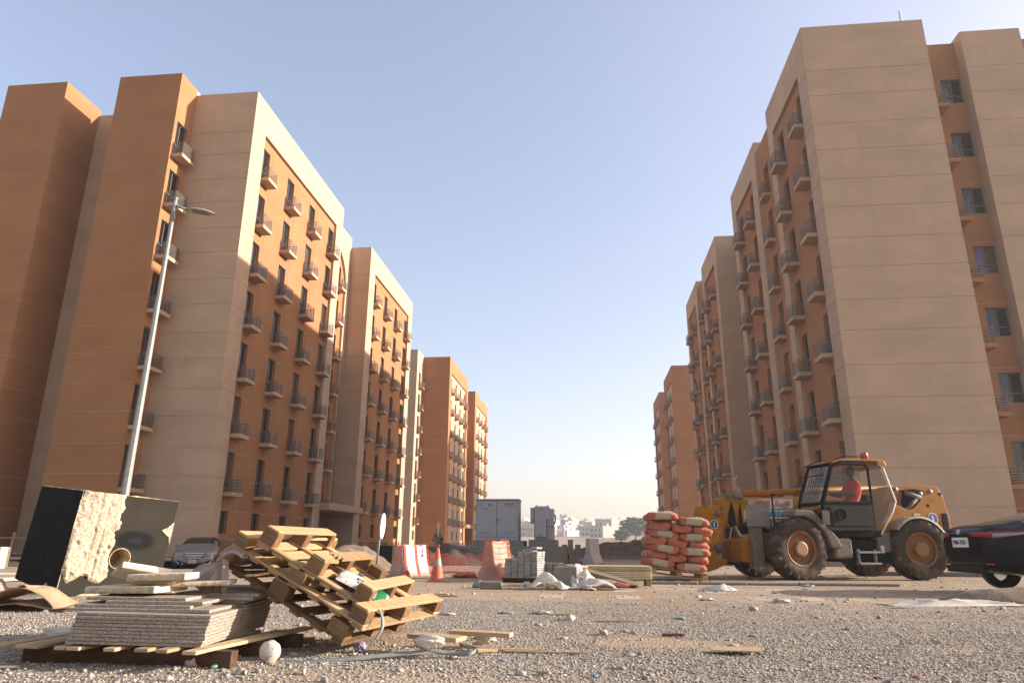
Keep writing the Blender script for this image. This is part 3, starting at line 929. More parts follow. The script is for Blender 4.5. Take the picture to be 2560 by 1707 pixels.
# ------------------------------------------------------------------ mounds of earth
SOIL = simple('dug_soil', (0.20, 0.115, 0.065), 1.0, 0, 0.3, 3, 'pos', 0.9, dirt=(0.27, 0.175, 0.11))
SOIL_D = simple('dark_soil', (0.115, 0.075, 0.05), 1.0, 0, 0.3, 4, 'pos', 0.9)
SOIL_P = simple('pale_soil', (0.30, 0.205, 0.13), 1.0, 0, 0.25, 4, 'pos', 0.9, dirt=(0.2, 0.13, 0.08))
def mound(name, label, c, rx, ry, h, mat, seed, ns=44):
    b = MB()
    def fn(u, v):
        x = (u * 2 - 1); y = (v * 2 - 1); rr = math.hypot(x, y)
        e = max(0.0, 1 - rr ** 1.5) ** 0.9
        X, Y = c[0] + x * rx, c[1] + y * ry
        n1 = float(fbm(X * 1.2 + seed, Y * 1.2, 4)); n2 = float(fbm(X * 5 + seed, Y * 5, 3))
        return (X, Y, -0.12 + h * e * (0.55 + 0.9 * n1) + 0.16 * h * (n2 - .5) * min(1, 3 * e) + (.12 if e > 0 else 0))
    b.grid(fn, ns, ns)
    o = b.build(name, mat, smooth=True)
    return tag(o, label, 'soil mound')
mound('soil_mound', 'long brown mound of dug soil left of the cement sacks', (2.6, 45, 0), 4.6, 2.6, 1.05, SOIL, 3, 60)
mound('soil_mound', 'dark soil mound behind the orange net', (-5.6, 27.5, 0), 1.9, 1.5, 0.78, SOIL_D, 8)
mound('soil_mound', 'pale stony soil mound behind the tilted pallets', (-7.3, 21.0, 0), 1.7, 1.5, 0.75, SOIL_P, 14)
mound('soil_mound', 'low soil ridge along the foot of the concrete base', (-3.2, 30.5, 0), 4.0, 1.0, 0.28, SOIL_P, 24)
mound('soil_mound', 'low rubble heap under the telehandler boom, before the right building', (8.2, 31, 0), 3.6, 1.4, 0.55, SOIL_P, 33)
mound('soil_mound', 'grey debris ridge before the wheel of the black car', (6.55, 11.9, 0), 1.25, .45, 0.20, SOIL_P, 41, 36)
mound('soil_mound', 'stony heap beside the street in front of the left building', (-12.5, 31, 0), 2.0, 1.2, 0.6, SOIL_P, 51, 30)

# ------------------------------------------------------------------ wooden pallets
_boxes = {}
def boxmesh(name, dims, mat, b=0.004):
    k = (name, tuple(round(d, 4) for d in dims), mat.name)
    if k not in _boxes:
        m = MB(); m.cbox([-d / 2 for d in dims], [d / 2 for d in dims], b); _boxes[k] = m.mesh(name, mat)
    return _boxes[k]
def piece(name, dims, mat, parent, c, rot=None):
    M = T(*c)
    if rot is not None: M = M @ rot
    return put(name, boxmesh(name, dims, mat), parent, M)

def pallet_upside(label, org, s, k, L, K, H, w, mat, skids=(0, 1, 2), bad=None, group=None, drop=()):
    """pallet lying bottom up: local x = stringer direction, y = skid direction, z = out of the skid side"""
    s = Vector(s).normalized(); k = Vector(k); k = (k - s * s.dot(k)).normalized(); n = s.cross(k)
    t = thing('pallet', label, 'pallet', group=group, M=frame(org, s, k, n))
    th = 0.021; bw = 0.10; hb = H - 3 * th
    r = random.Random(L * 100)
    ndeck = 7
    for i in range(ndeck):
        x = 0.05 + (L - .1) * i / (ndeck - 1)
        piece('deck_board', (0.095 + r.uniform(-.01, .02), K, th), mat, t, (x, K / 2 + r.uniform(-.01, .01), th / 2), RZ(math.pi / 2 + r.uniform(-.012, .012)) @ RZ(-math.pi / 2))
    for y in (bw / 2, K / 2, K - bw / 2): piece('stringer', (L, bw, th), mat, t, (L / 2, y, th * 1.5))
    for i, x in enumerate((w / 2 + .01, L / 2, L - w / 2 - .01)):
        for j, y in enumerate((bw / 2, K / 2, K - bw / 2)):
            rz = r.uniform(-.05, .05)
            if (i, j) in drop: continue
            piece('block', (w + .02, bw, hb), WOOD_BLOCK_SHADED, t, (x, y, 2 * th + hb / 2), RZ(rz))
        if i in skids:
            if bad and i == bad[0]:
                # broken skid: the near part is missing, or it is snapped across with a jagged edge
                y0 = bad[1]
                m = MB(); zz = [(0.0, 0.0), (.2, .05), (.35, .01), (.5, .07), (.65, .03), (.8, .09), (1.0, .05)]
                poly = [(-w / 2, K - y0)] + [(-w / 2 + w * a, c_) for a, c_ in zz] + [(w / 2, K - y0)]
                m.prism(poly, 0, th, axis='z'); m.build('skid_board', mat, t, M=T(x, y0, H - th))
                if bad[2]:
                    m = MB(); poly = [(-w / 2, 0)] + [(-w / 2 + w * a, bad[2] + c_ * .8) for a, c_ in zz] + [(w / 2, 0)]
                    m.prism(poly, 0, th, axis='z'); m.build('skid_board', mat, t, M=T(x, 0, H - th) @ RX(-.06))
            else: piece('skid_board', (w, K, th), mat, t, (x, K / 2, H - th / 2))
    return t

C0 = Vector((0, 0, 0.8))
def scaled(p, k): return C0 + (Vector(p) - C0) * k
k2, k1 = 1.05, 0.95
P2 = scaled((-2.651, 5.108, 0.757), k2)
s2, kk2, n2 = (.883, -.231, -.408), (.251, .968, -.005), Vector((.396, -.098, .913))
L2, K2, H2, W2 = 1.283 * k2, 1.132 * k2, 0.140 * k2, 0.115 * k2
pallet_upside('middle pallet of the tilted pile, its lower corner tipped over the steel band', P2, s2, kk2, L2, K2, H2, W2, WOOD, skids=(0, 2), group='tilted wooden pallets')
P1 = scaled((-2.64, 5.495, 0.78), k1)
pallet_upside('topmost pallet of the tilted pile, bottom up with a snapped board', P1, (.884, -.012, -.466), (.013, 1, 0), 1.039 * k1, 1.265 * k1, 0.175 * k1, .115 * k1, WOOD, skids=(0, 1, 2), bad=(1, .32, .27), group='tilted wooden pallets')
P3 = P2 - n2 * (H2 + .012) - Vector(s2) * 0.10 - Vector(kk2) * .0
pallet_upside('lowest pallet of the tilted pile, darkest and touching the gravel', P3, s2, kk2, L2 * 1.0, K2 * .72, H2 * 1.12, W2 * 1.2, WOOD_OLD, skids=(0, 1), group='tilted wooden pallets')

# pallet of granite slabs
PG = (-3.0, 5.05, 0.0)
def slab_pallet():
    t = thing('pallet', 'low dark-beamed pallet under the stack of granite slabs', 'pallet', (-3.02, 5.1, 0.02), math.radians(-3.2))
    for i, y in enumerate((-.43, .0, .44)):
        piece('beam', (1.52, .085, .105), WOOD_DARK, t, (0 + (.02 * i), y, .0525))
    xs = [-.78, -.66, -.54, -.36, -.22, .0, .22, .40, .60]
    r = random.Random(4)
    for i, x in enumerate(xs):
        wd = r.uniform(.075, .10)
        piece('deck_board', (1.12 + r.uniform(-.05, .05), wd, .022), WOOD_PALE, t, (x, -.09 + r.uniform(-.03, .02), .117), RZ(math.pi / 2 + r.uniform(-.05, .05)))
    piece('deck_board', (1.28, .095, .022), WOOD_PALE, t, (.66, .08, .119), RZ(math.pi / 2 - .10))
slab_pallet()
ORD = ['lowest', 'second', 'third', 'fourth', 'fifth', 'sixth', 'seventh', 'eighth', 'ninth', 'tenth', 'eleventh', 'twelfth']
def granite_stack():
    ux = Vector((0.993, 0.114, 0)).normalized(); uy = Vector((-0.114, .993, 0)).normalized()
    A = Vector((-2.49, 4.58, 0.152))                  # right front bottom corner
    W, D, th = 0.88, 0.60, 0.0212
    r = random.Random(8)
    me = boxmesh('granite_slab', (W, D, th - .0018), GRANITE, .003)
    for side in (0, 1):
        for i in range(9 if side == 0 else 10):
            jx, jy = r.uniform(-.006, .006), r.uniform(-.004, .004)
            lean = -0.012 * i * 0.15
            c = A - ux * (W / 2 - jx - .010 * i * .35 + .0 * side) + uy * (D / 2 + side * (D + .012) + jy + .004 * i)
            o = put('granite_slab', me, None, T(c.x, c.y, A.z + th * (i + .5)) @ RZ(math.atan2(ux.y, ux.x) + r.uniform(-.006, .006)) @ RY(0.02))
            lab = (f'{ORD[i]} granite slab up in the {("front", "rear")[side]} pile on the low pallet' if i else f'lowest granite slab in the {("front", "rear")[side]} pile, on the pallet boards')
            tag(o, lab, 'stone slab', 'stacked granite slabs')
    z = A.z + th * 9
    ex = [ # dx from A, dy, width, depth, label
        (-.03, .13, .95, .52, 'long granite slab set back on top of the front pile'),
        (-.17, .17, .79, .55, 'granite slab one step above the set-back one on the front pile'),
        (-.12, .21, .66, .50, 'granite slab jutting to the right near the top of the front pile'),
        (-.25, .25, .68, .42, 'uppermost granite slab of the front pile, under the marble pieces')]
    for i, (dx, dy, w, d, lab) in enumerate(ex):
        c = A + ux * (dx - w / 2) + uy * (dy + d / 2)
        tag(put('granite_slab', boxmesh('granite_slab', (w, d, th), GRANITE, .002), None, T(c.x, c.y, z + th * (i + .5)) @ RZ(.115 + r.uniform(-.02, .02)) @ RY(.01)), lab, 'stone slab', 'stacked granite slabs')
    z = A.z + th * 10
    for i, (dx, dy, w, d, lab) in enumerate([(.02, .62, .5, .56, 'granite slab on the rear pile, its shaded edge towards the viewer'), (.09, .60, .52, .6, 'wide granite slab overhanging the rear pile on the right'), (.12, .64, .62, .5, 'topmost granite slab of the rear pile, pale dusty top'), (-.05, 1.02, .40, .3, 'small granite offcut behind the topmost slab')]):
        c = A + ux * (dx - w / 2) + uy * (dy + d / 2)
        tag(put('granite_slab', boxmesh('granite_slab', (w, d, th * 1.05), GRANITE, .002), None, T(c.x, c.y, z + th * 1.07 * (i + .5)) @ RZ(.115 + r.uniform(-.03, .03)) @ RY(.01)), lab, 'stone slab', 'stacked granite slabs')
    # cream marble pieces on top: front edge split rough, side edge rounded
    def marble(lab, cx, cy, cz, w, d, t, rz, ry=0, rx=0, M=None):
        q = thing('marble_slab', lab, 'stone slab', group='cream marble pieces', M=M or T(cx, cy, cz) @ RZ(rz) @ RY(ry) @ RX(rx))
        b = MB(); b.cbox((-w / 2, -d / 2, -t / 2), (w / 2, d / 2, t / 2), .006); b.build('slab', MARBLE, q)
        e = MB()
        def fn(u, v):
            x = (u - .5) * w * .96; zz = (v - .5) * t * .9
            return (x, -d / 2 - .003 - .011 * float(fbm(x * 40 + cx * 9, zz * 60, 3)) * (1 - abs(2 * v - 1) ** 3), zz)
        e.grid(fn, 30, 5); e.build('split_edge', MARBLE_ROUGH, q)
    marble('long cream marble slab with a split front edge, lowest of the marble pieces', -3.28, 5.03, .468, .54, .40, .046, -.03, -.02)
    marble('long cream marble slab reaching right over the granite, beside the split one', -2.93, 5.20, .500, .52, .34, .032, .30, -.03)
    marble('small cream marble block between the upper and lower marble pieces', -3.14, 5.06, .514, .32, .2, .028, .05)
    marble('cream marble slab with a rounded edge, second from the top', -3.07, 5.00, .554, .42, .24, .046, .10, -.03)
    marble('cream marble slab tilted on top of the stone stack', -3.255, 5.11, .585, .29, .35, .044, 0, M=frame((-3.31, 5.11, .570), Vector((.2, -.2, .08)).normalized(), Vector((.25, .2325, -.06)).normalized(), Vector((.2, -.2, .08)).cross(Vector((.25, .2325, -.06))).normalized()))
granite_stack()

# ------------------------------------------------------------------ broken concrete block painted black
def concrete_block():
    a, b_, h = 1.473, 1.926, 1.511
    R = Matrix(((.549, -.829, .106), (.833, .553, .007), (-.064, .085, .994)))
    M = R.to_4x4(); M.translation = Vector((-7.778, 9.975, 0.03))
    t = thing('concrete_block', 'large broken concrete block painted black with a round pipe hole', 'concrete block', M=M)
    # body: polygons with a hole on the lit face (y=0 plane, x 0..a) 
    def conv(px, py):  # photo-derived fractions on the lit face
        return px, py
    hx, hz, hr = 0.765, 0.555, 0.15
    lit, nt, bs = new_mat('scratched_bitumen')
    v = coords(nt, 'obj')
    n1 = noise(nt, v, 2.2, 6, .6); n2 = noise(nt, coords(nt, 'obj', (18, 3, 3)), 4, 5, .7); n3 = noise(nt, v, 60, 3, .6)
    base = mixc(nt, ramp(nt, n1, (.3, 0.0), (.7, 1.0)), (0.125, .102, .068), (0.19, .157, .108))
    base = mixc(nt, ramp(nt, n3, (.55, 0.0), (.75, .5)), base, (.26, .22, .17))
    # dark smear of fresh bitumen above the hole, with scratches
    sep = nt.nodes.new('ShaderNodeSeparateXYZ'); lk(nt, v, sep.inputs[0])
    def mth(op, x, y=None):
        q = nt.nodes.new('ShaderNodeMath'); q.operation = op
        for i_, val in ((0, x), (1, y)):
            if val is None: continue
            if hasattr(val, 'links'): lk(nt, val, q.inputs[i_])
            else: q.inputs[i_].default_value = val
        return q.outputs[0]
    ex = mth('DIVIDE', mth('SUBTRACT', sep.outputs[0], .93), .34); ez = mth('DIVIDE', mth('SUBTRACT', sep.outputs[2], .84), .17)
    rad = mth('ADD', mth('ADD', mth('MULTIPLY', ex, ex), mth('MULTIPLY', ez, ez)), mth('MULTIPLY', mth('SUBTRACT', n2, .5), 1.2))
    base = mixc(nt, ramp(nt, rad, (.45, .95), (1.0, 0.0)), base, (.035, .034, .034))
    base = mixc(nt, ramp(nt, mth('ADD', mth('MULTIPLY', n2, .8), mth('MULTIPLY', rad, -.35)), (.36, 0.0), (.46, .6)), base, (.30, .28, .26))
    lk(nt, base, bs.inputs['Base Color']); bs.inputs['Roughness'].default_value = .75; bs.inputs['Specular IOR Level'].default_value = .12
    bump(nt, bs, n3, .25, .01)
    m = MB()
    # faces other than the lit one
    m.quad((0, 0, 0), (0, b_, 0), (0, b_, h), (0, 0, h), 1, (-1, 0, 0))
    m.quad((a, 0, 0), (a, b_, 0), (a, b_, h), (a, 0, h), 1, (1, 0, 0))
    m.quad((0, b_, 0), (a, b_, 0), (a, b_, h), (0, b_, h), 1, (0, 1, 0))
    m.quad((0, 0, h), (a, 0, h), (a, b_, h), (0, b_, h), 2, (0, 0, 1))
    m.quad((0, 0, 0), (a, 0, 0), (a, b_, 0), (0, b_, 0), 1, (0, 0, -1))
    n = 32; corners = []
    for i in range(n):
        an = 2 * math.pi * i / n; c, s = math.cos(an), math.sin(an)
        tx = ((a - hx) if c > 0 else -hx) / c if abs(c) > 1e-6 else 1e9
        tz = ((h - hz) if s > 0 else -hz) / s if abs(s) > 1e-6 else 1e9
        q = min(abs(tx), abs(tz)); corners.append((hx + c * q, hz + s * q))
    # make sure the rectangle corners are hit
    rim = [(hx + hr * math.cos(2 * math.pi * i / n), hz + hr * math.sin(2 * math.pi * i / n)) for i in range(n)]
    rc = [(a, h), (0, h), (0, 0), (a, 0)]
    for i in range(n):
        j = (i + 1) % n
        poly = [(*rim[i],), (*corners[i],)]
        for cx, cz in rc:
            A1 = math.atan2(corners[i][1] - hz, corners[i][0] - hx); A2 = math.atan2(cz - hz, cx - hx); A3 = math.atan2(corners[j][1] - hz, corners[j][0] - hx)
            d1 = (A2 - A1) % (2 * math.pi); d2 = (A3 - A1) % (2 * math.pi)
            if 1e-4 < d1 < d2 - 1e-4: poly.append((cx, cz))
        poly += [corners[j], rim[j]]
        m.add([(x, 0, z) for x, z in poly], [tuple(range(len(poly)))], 0)
        m.quad((rim[i][0], 0, rim[i][1]), (rim[j][0], 0, rim[j][1]), (rim[j][0], .55, rim[j][1]), (rim[i][0], .55, rim[i][1]), 2, (hx - rim[i][0], 0, hz - rim[i][1]))
    m.add([(x, .55, z) for x, z in rim], [tuple(range(n))], 2)
    m.build('body', [lit, BITUMEN, MARBLE_ROUGH], t)
    # hole lip
    l = MB(); l.tube([(hx + (hr + .004) * math.cos(2 * math.pi * i / n), -.004 + .006 * math.sin(i * 2.1), hz + (hr + .004) * math.sin(2 * math.pi * i / n)) for i in range(n + 1)], [.004 + .005 * abs(math.sin(i * 1.7)) for i in range(n + 1)], 5)
    l.build('hole_rim', MARBLE_ROUGH, t, True)
    # exposed broken concrete with rough relief, ragged outline
    raw, nt, bs = new_mat('raw_broken_concrete')
    v = coords(nt, 'obj'); na = noise(nt, v, 26, 6, .7); nb = noise(nt, v, 5, 5, .6)
    c = mixc(nt, ramp(nt, na, (.36, 0.0), (.6, 1.0)), (.36, .25, .155), (.66, .54, .38))
    c = mixc(nt, ramp(nt, nb, (.62, 0.0), (.72, .6)), c, (.22, .13, .075))
    lk(nt, c, bs.inputs['Base Color']); bs.inputs['Roughness'].default_value = .97; bump(nt, bs, na, .9, .03)
    def shape(px, pz):
        # left and right limits of the exposed patch by height (fraction)
        f = pz / h
        left = np.interp(f, [0, .13, .2, .3, .42, .5, .62, .75, .85, 1.0], [.2, .06, .0, -.03, -.03, -.03, -.02, -.02, -.03, .03])
        right = np.interp(f, [.10, .14, .2, .28, .36, .45, .55, .62, .7, .78, .86, 1.0], [.50, .60, .65, .63, .60, .61, .64, .60, .65, .60, .65, .62])
        jag = .05 * (float(fbm(pz * 9, 3.3, 4)) - .5)
        j2 = .06 * (float(fbm(pz * 21, 8.1, 4)) - .5)
        return left + jag * .6 + j2 * .4, right + jag * 1.6 + j2
    g = MB(); nu, nv = 60, 110; keep = {}
    for j in range(nv + 1):
        z = h * (.115 + (.885) * j / nv)
        l_, r_ = shape(0, z)
        # a tongue of paint reaches up into the patch from below
        for i in range(nu + 1):
            x = -.01 + .74 * i / nu
            edge = min(x - l_, r_ - x, (z - h * .125 - .11 * math.exp(-((x - .29) / .085) ** 2) - .05 * float(fbm(x * 11, 1.7, 3)) + (.03)) * 1.2)
            e = max(0.0, min(1.0, edge / .05))
            groove = -.014 * math.exp(-((x - .27 - .02 * math.sin(z * 2)) / .02) ** 2) + .008 * math.exp(-((x - .33) / .05) ** 2) - .02 * math.exp(-((x - .40) / .014) ** 2)
            d = .030 * e + e * (.075 * (float(fbm(x * 4, z * 3, 3)) - .5) + .022 * (float(fbm(x * 38, z * 38, 3)) - .5) - .06 * max(0, float(fbm(x * 9 + 3, z * 7, 3)) - .62) * 3 + groove * .8)
            if edge > -.004: keep[(i, j)] = (x, -max(.003, d + .012 * e), z)
    idx = {}
    for k_, p in keep.items(): idx[k_] = len(g.v); g.v.append(p)
    for (i, j) in keep:
        if (i + 1, j) in keep and (i + 1, j + 1) in keep and (i, j + 1) in keep:
            g.f.append((idx[(i, j)], idx[(i + 1, j)], idx[(i + 1, j + 1)], idx[(i, j + 1)])); g.m.append(0)
    g.build('broken_face', raw, t, True)
    l = MB()
    for p0, p1 in (((0, 0, h), (a, 0, h)), ((0, 0, h), (0, b_, h)), ((0, 0, .0), (0, 0, h))):
        n_ = 46; pts = [tuple(Vector(p0).lerp(Vector(p1), q / n_)) for q in range(n_ + 1)]
        l.tube(pts, [.002 + .011 * max(0, float(fbm(q * .37 + p1[0] * 9 + p1[1] * 5, 2.7, 3)) - .42) * 2.2 for q in range(n_ + 1)], 5)
    l.build('chipped_edge', MARBLE_ROUGH, t, True)
    # chips: right edge scar and ragged foot
    for (pts, nm) in (([(a - .17, 1.03), (a - .08, 1.08), (a + .004, 1.18), (a + .004, .80), (a - .03, .93), (a - .09, .97)], 'edge_chip'), ([(.28, 0), (1.2, 0), (1.15, .03), (.95, .02), (.8, .05), (.62, .02), (.5, .06), (.38, .03)], 'foot_chip')):
        q = MB(); q.prism(pts, -.012, .02); q.build(nm, raw, t)
concrete_block()

# ------------------------------------------------------------------ street lamp
def street_lamp():
    t = thing('street_lamp', 'tall leaning galvanised street lamp behind the broken black block', 'street lamp', (-10.30, 14.78, 0))
    b = MB(); b.tube([(0, 0, 0), (.02, 0, 2.0), (.10, .03, 9.15)], [.105, .09, .046], 8); b.build('pole', STEEL, t)
    b = MB(); b.tube([(.10, .03, 8.55), (.10, .03, 8.72)], .066, 8); b.tube([(.10, .03, 9.1), (.10, .03, 9.16)], .06, 8); b.build('collar', STEEL, t)
    b = MB(); b.tube([(.10, .03, 8.95), (.22, .05, 8.90), (.40, .10, 8.86)], .034, 8); b.tube([(.11, .03, 8.72), (.18, .05, 8.93)], .018, 6); b.build('arm', STEEL, t, True)
    prof = [(0, 0, .07), (.06, .02, .09), (.2, .05, .155), (.42, .055, .175), (.62, .04, .13), (.72, .02, .05)]
    b = MB(); n = 12
    for i, (x, hh, w) in enumerate(prof):
        for k in range(n):
            an = 2 * math.pi * k / n; z = math.sin(an)
            b.v.append((x, w * math.cos(an), hh * 1.1 * z if z > 0 else .32 * hh * z))
    for i in range(len(prof) - 1):
        for k in range(n): b.f.append((i * n + k, (i + 1) * n + k, (i + 1) * n + (k + 1) % n, i * n + (k + 1) % n)); b.m.append(0)
    b.f.append(tuple(range(n))); b.m.append(0)
    Mh = T(.38, .09, 8.86) @ RZ(.25) @ RY(.13)
    b.build('lamp_head', simple('lamp_shell', (.60, .58, .54), .5), t, True, Mh)
    b = MB(); b.cbox((.15, -.11, -.028), (.55, .11, -.012), .006); b.build('lens', simple('lamp_lens', (.28, .27, .24), .3), t, M=Mh)
    b = MB(); b.tube([(.06, 0, 1.55), (.16, -.02, 1.62), (.2, -.02, 1.5)], .012, 6); b.build('cable', BLACK, t)
street_lamp()

# ------------------------------------------------------------------ electrical cabinets on their concrete base
def cabinets():
    Y = 33.0
    b = MB(); b.cbox((-7.4, Y - .0, -.1), (-.98, Y + 3.2, .68), .03)
    tag(b.build('low_concrete_wall', CONC), 'long low concrete wall carrying the two grey cabinets', 'concrete wall')
    b = MB(); b.cbox((-5.36, Y + .18, .68), (-2.98, Y + 2.2, .93), .02)
    tag(b.build('plinth', CONC), 'concrete plinth under the large two-door grey cabinet', 'plinth')
    b = MB(); b.cbox((-2.75, Y + .18, .68), (-1.42, Y + 1.8, .97), .02)
    tag(b.build('plinth', CONC), 'concrete plinth under the smaller stepped grey cabinet', 'plinth')
    t = thing('electrical_cabinet', 'large grey two-door electrical cabinet with warning stickers', 'cabinet', (-4.24, Y + .25, .935))
    w, h, d = 2.02, 1.83, 1.3
    b = MB(); b.cbox((-w / 2, 0, 0), (w / 2, d, h), .015); b.build('body', CABGREY, t)
    b = MB(); b.cbox((-w / 2 - .03, -.05, h), (w / 2 + .03, d + .05, h + .055), .012); b.build('roof', CABGREY, t)
    b = MB(); b.cbox((-w / 2 - .01, -.025, 0), (w / 2 + .01, -.002, .13), .004); b.build('base_rail', CABGREY, t)
    for i, x in enumerate((-w / 2 + .04, .012)):
        ww = w / 2 - .055
        bk = MB(); bk.box((x - .012, -.006, .145), (x + ww + .012, -.002, h - .03)); bk.build('door_gap', CABDARK, t)
        b = MB(); b.cbox((x, -.028, .155), (x + ww, -.007, h - .045), .005); dr = b.build('door', CABGREY, t)
        v = MB()
        for k in range(8): v.box((x + .12 + k * .09, -.031, .27), (x + .17 + k * .09, -.0285, .36))
        v.build('vent', simple('vent_grey', (.30, .295, .29), .6), dr)
    b = MB(); b.tube([(-.08, -.045, .95), (.16, -.045, .95)], .012, 6); b.tube([(.04, -.05, .97), (.04, -.05, .82)], .018, 6); b.build('handle', STEEL, t)
    for nm, x, z, s, mt in (('sticker', -.86, 1.55, .11, LBLUE), ('sticker', -.40, 1.54, .12, simple('green_grey_sticker', (.16, .20, .16), .6)), ('warning_sticker', .38, 1.55, .13, RED)):
        b = MB(); b.box((x, -.0315, z), (x + s, -.0290, z + s)); b.build(nm, mt, t)
    b = MB(); b.tube([(-.81, -.033, 1.60), (-.81, -.0315, 1.60)], .025, 8); b.build('emblem', INK, t)
    b = MB(); b.prism([(.41, 1.58), (.48, 1.58), (.445, 1.65)], -.0330, -.0318); b.build('emblem', WHITE, t)
    up = RX(math.pi / 2)
    for txt, x, z, s in (('SGR 3/4/5/7', -.60, 1.42, .058), ('DANGER', .66, 1.65, .085), ('HIGH VOLT', .70, 1.56, .068)):
        lettering(txt, s, INK, t, T(x, -.030, z) @ up)
    t = thing('electrical_cabinet', 'smaller stepped grey cabinet standing alone on its plinth', 'cabinet', (-2.1, Y + .35, .975))
    b = MB(); b.cbox((-.40, 0, 0), (.52, .9, 1.40), .012); b.cbox((-.36, -.10, .9), (.30, .8, 1.51), .012); b.cbox((-.57, -.02, .73), (-.365, .7, 1.45), .01); b.build('body', CABGREY, t)
    b = MB(); b.cbox((-.34, -.26, .12), (.17, -.102, .98), .015); b.cbox((-.57, -.06, .93), (-.43, -.022, 1.43), .008); b.build('cover', CABGREY, t)
    b = MB(); b.cbox((.20, -.02, .58), (.53, -.001, .60), .002); b.cbox((.19, -.012, .02), (.2, -.001, 1.38), .002); b.build('seam', CABDARK, t)
    b = MB(); b.tube([(-.28, .1, 1.50), (-.28, .1, 1.56)], .035, 6); b.tube([(.24, .1, 1.50), (.24, .1, 1.56)], .035, 6); b.build('lifting_lug', STEEL, t)
    b = MB(); b.tube([(.54, .2, 1.15), (.60, .2, 1.05), (.60, .2, .85), (.54, .2, .7)], .03, 6); b.build('conduit', CONC, t)
    lettering('SGR 36', .07, INK, t, T(-.02, -.102, 1.33) @ up); lettering('GRR 27/31', .05, INK, t, T(-.09, -.262, .19) @ up)
cabinets()

# grey-brown blocks piled by the base, and a concrete barrier end
def block_pile():
    t = thing('block_pile', 'three leaning columns of brown concrete blocks beside the grey base', 'block pile', (-.62, 29.6, 0))
    me = boxmesh('concrete_block', (.20, .40, .19), BLOCKBR, .012); r = random.Random(3)
    for x, n, dx in ((-.30, 5, -.012), (-.06, 5, -.010), (.17, 4, .006)):
        for k in range(n if x > -.2 else 4):
            put('concrete_block', me, t, T(x + dx * k + r.uniform(-.012, .012), r.uniform(-.05, .05), .1 + .192 * k) @ RZ(r.uniform(-.1, .1)))
    prof = [(-.24, 0), (.24, 0), (.24, .08), (.11, .42), (.07, 1.02), (-.07, 1.02), (-.11, .42), (-.24, .08)]
    b = MB(); b.prism(prof, 0, 1.6)
    tag(b.build('jersey_barrier', simple('pale_barrier', (.50, .43, .37), .9, 0, .12, 5, 'pos', .2), M=T(-.02, 29.4, 0) @ RZ(-.25)), 'tall pale concrete barrier end behind the brown block columns', 'barrier')
block_pile()

# ------------------------------------------------------------------ barriers with net, cone
def jersey(label, loc, rz, L, h, wb, wt):
    t = thing('jersey_barrier', label, 'barrier', loc, rz)
    prof = [(-wb / 2, 0), (wb / 2, 0), (wb / 2 - .01, .09), (wt / 2 + .05, h * .5), (wt / 2, h), (-wt / 2, h), (-wt / 2 - .05, h * .5), (-wb / 2 + .01, .09)]
    b = MB(); b.prism(prof, 0, L); b.build('body', BARR, t)
    return t, prof
def net_sheet(mb, fn, nu, nv, t=.006):
    # fn(u,v) -> point; strands as thin crossed strips
    P = [[Vector(fn(i / nu, j / nv)) for j in range(nv + 1)] for i in range(nu + 1)]
    for i in range(nu + 1):
        for j in range(nv):
            a, b = P[i][j], P[i][j + 1]; d = (b - a)
            s = Vector((P[min(i + 1, nu)][j] - P[max(i - 1, 0)][j])).normalized() * t * .5
            mb.add([a - s, a + s, b + s, b - s], [(0, 1, 2, 3)])
    for j in range(nv + 1):
        for i in range(nu):
            a, b = P[i][j], P[i + 1][j]
            s = Vector((P[i][min(j + 1, nv)] - P[i][max(j - 1, 0)])).normalized() * t * .7
            mb.add([a - s, a + s, b + s, b - s], [(0, 1, 2, 3)])
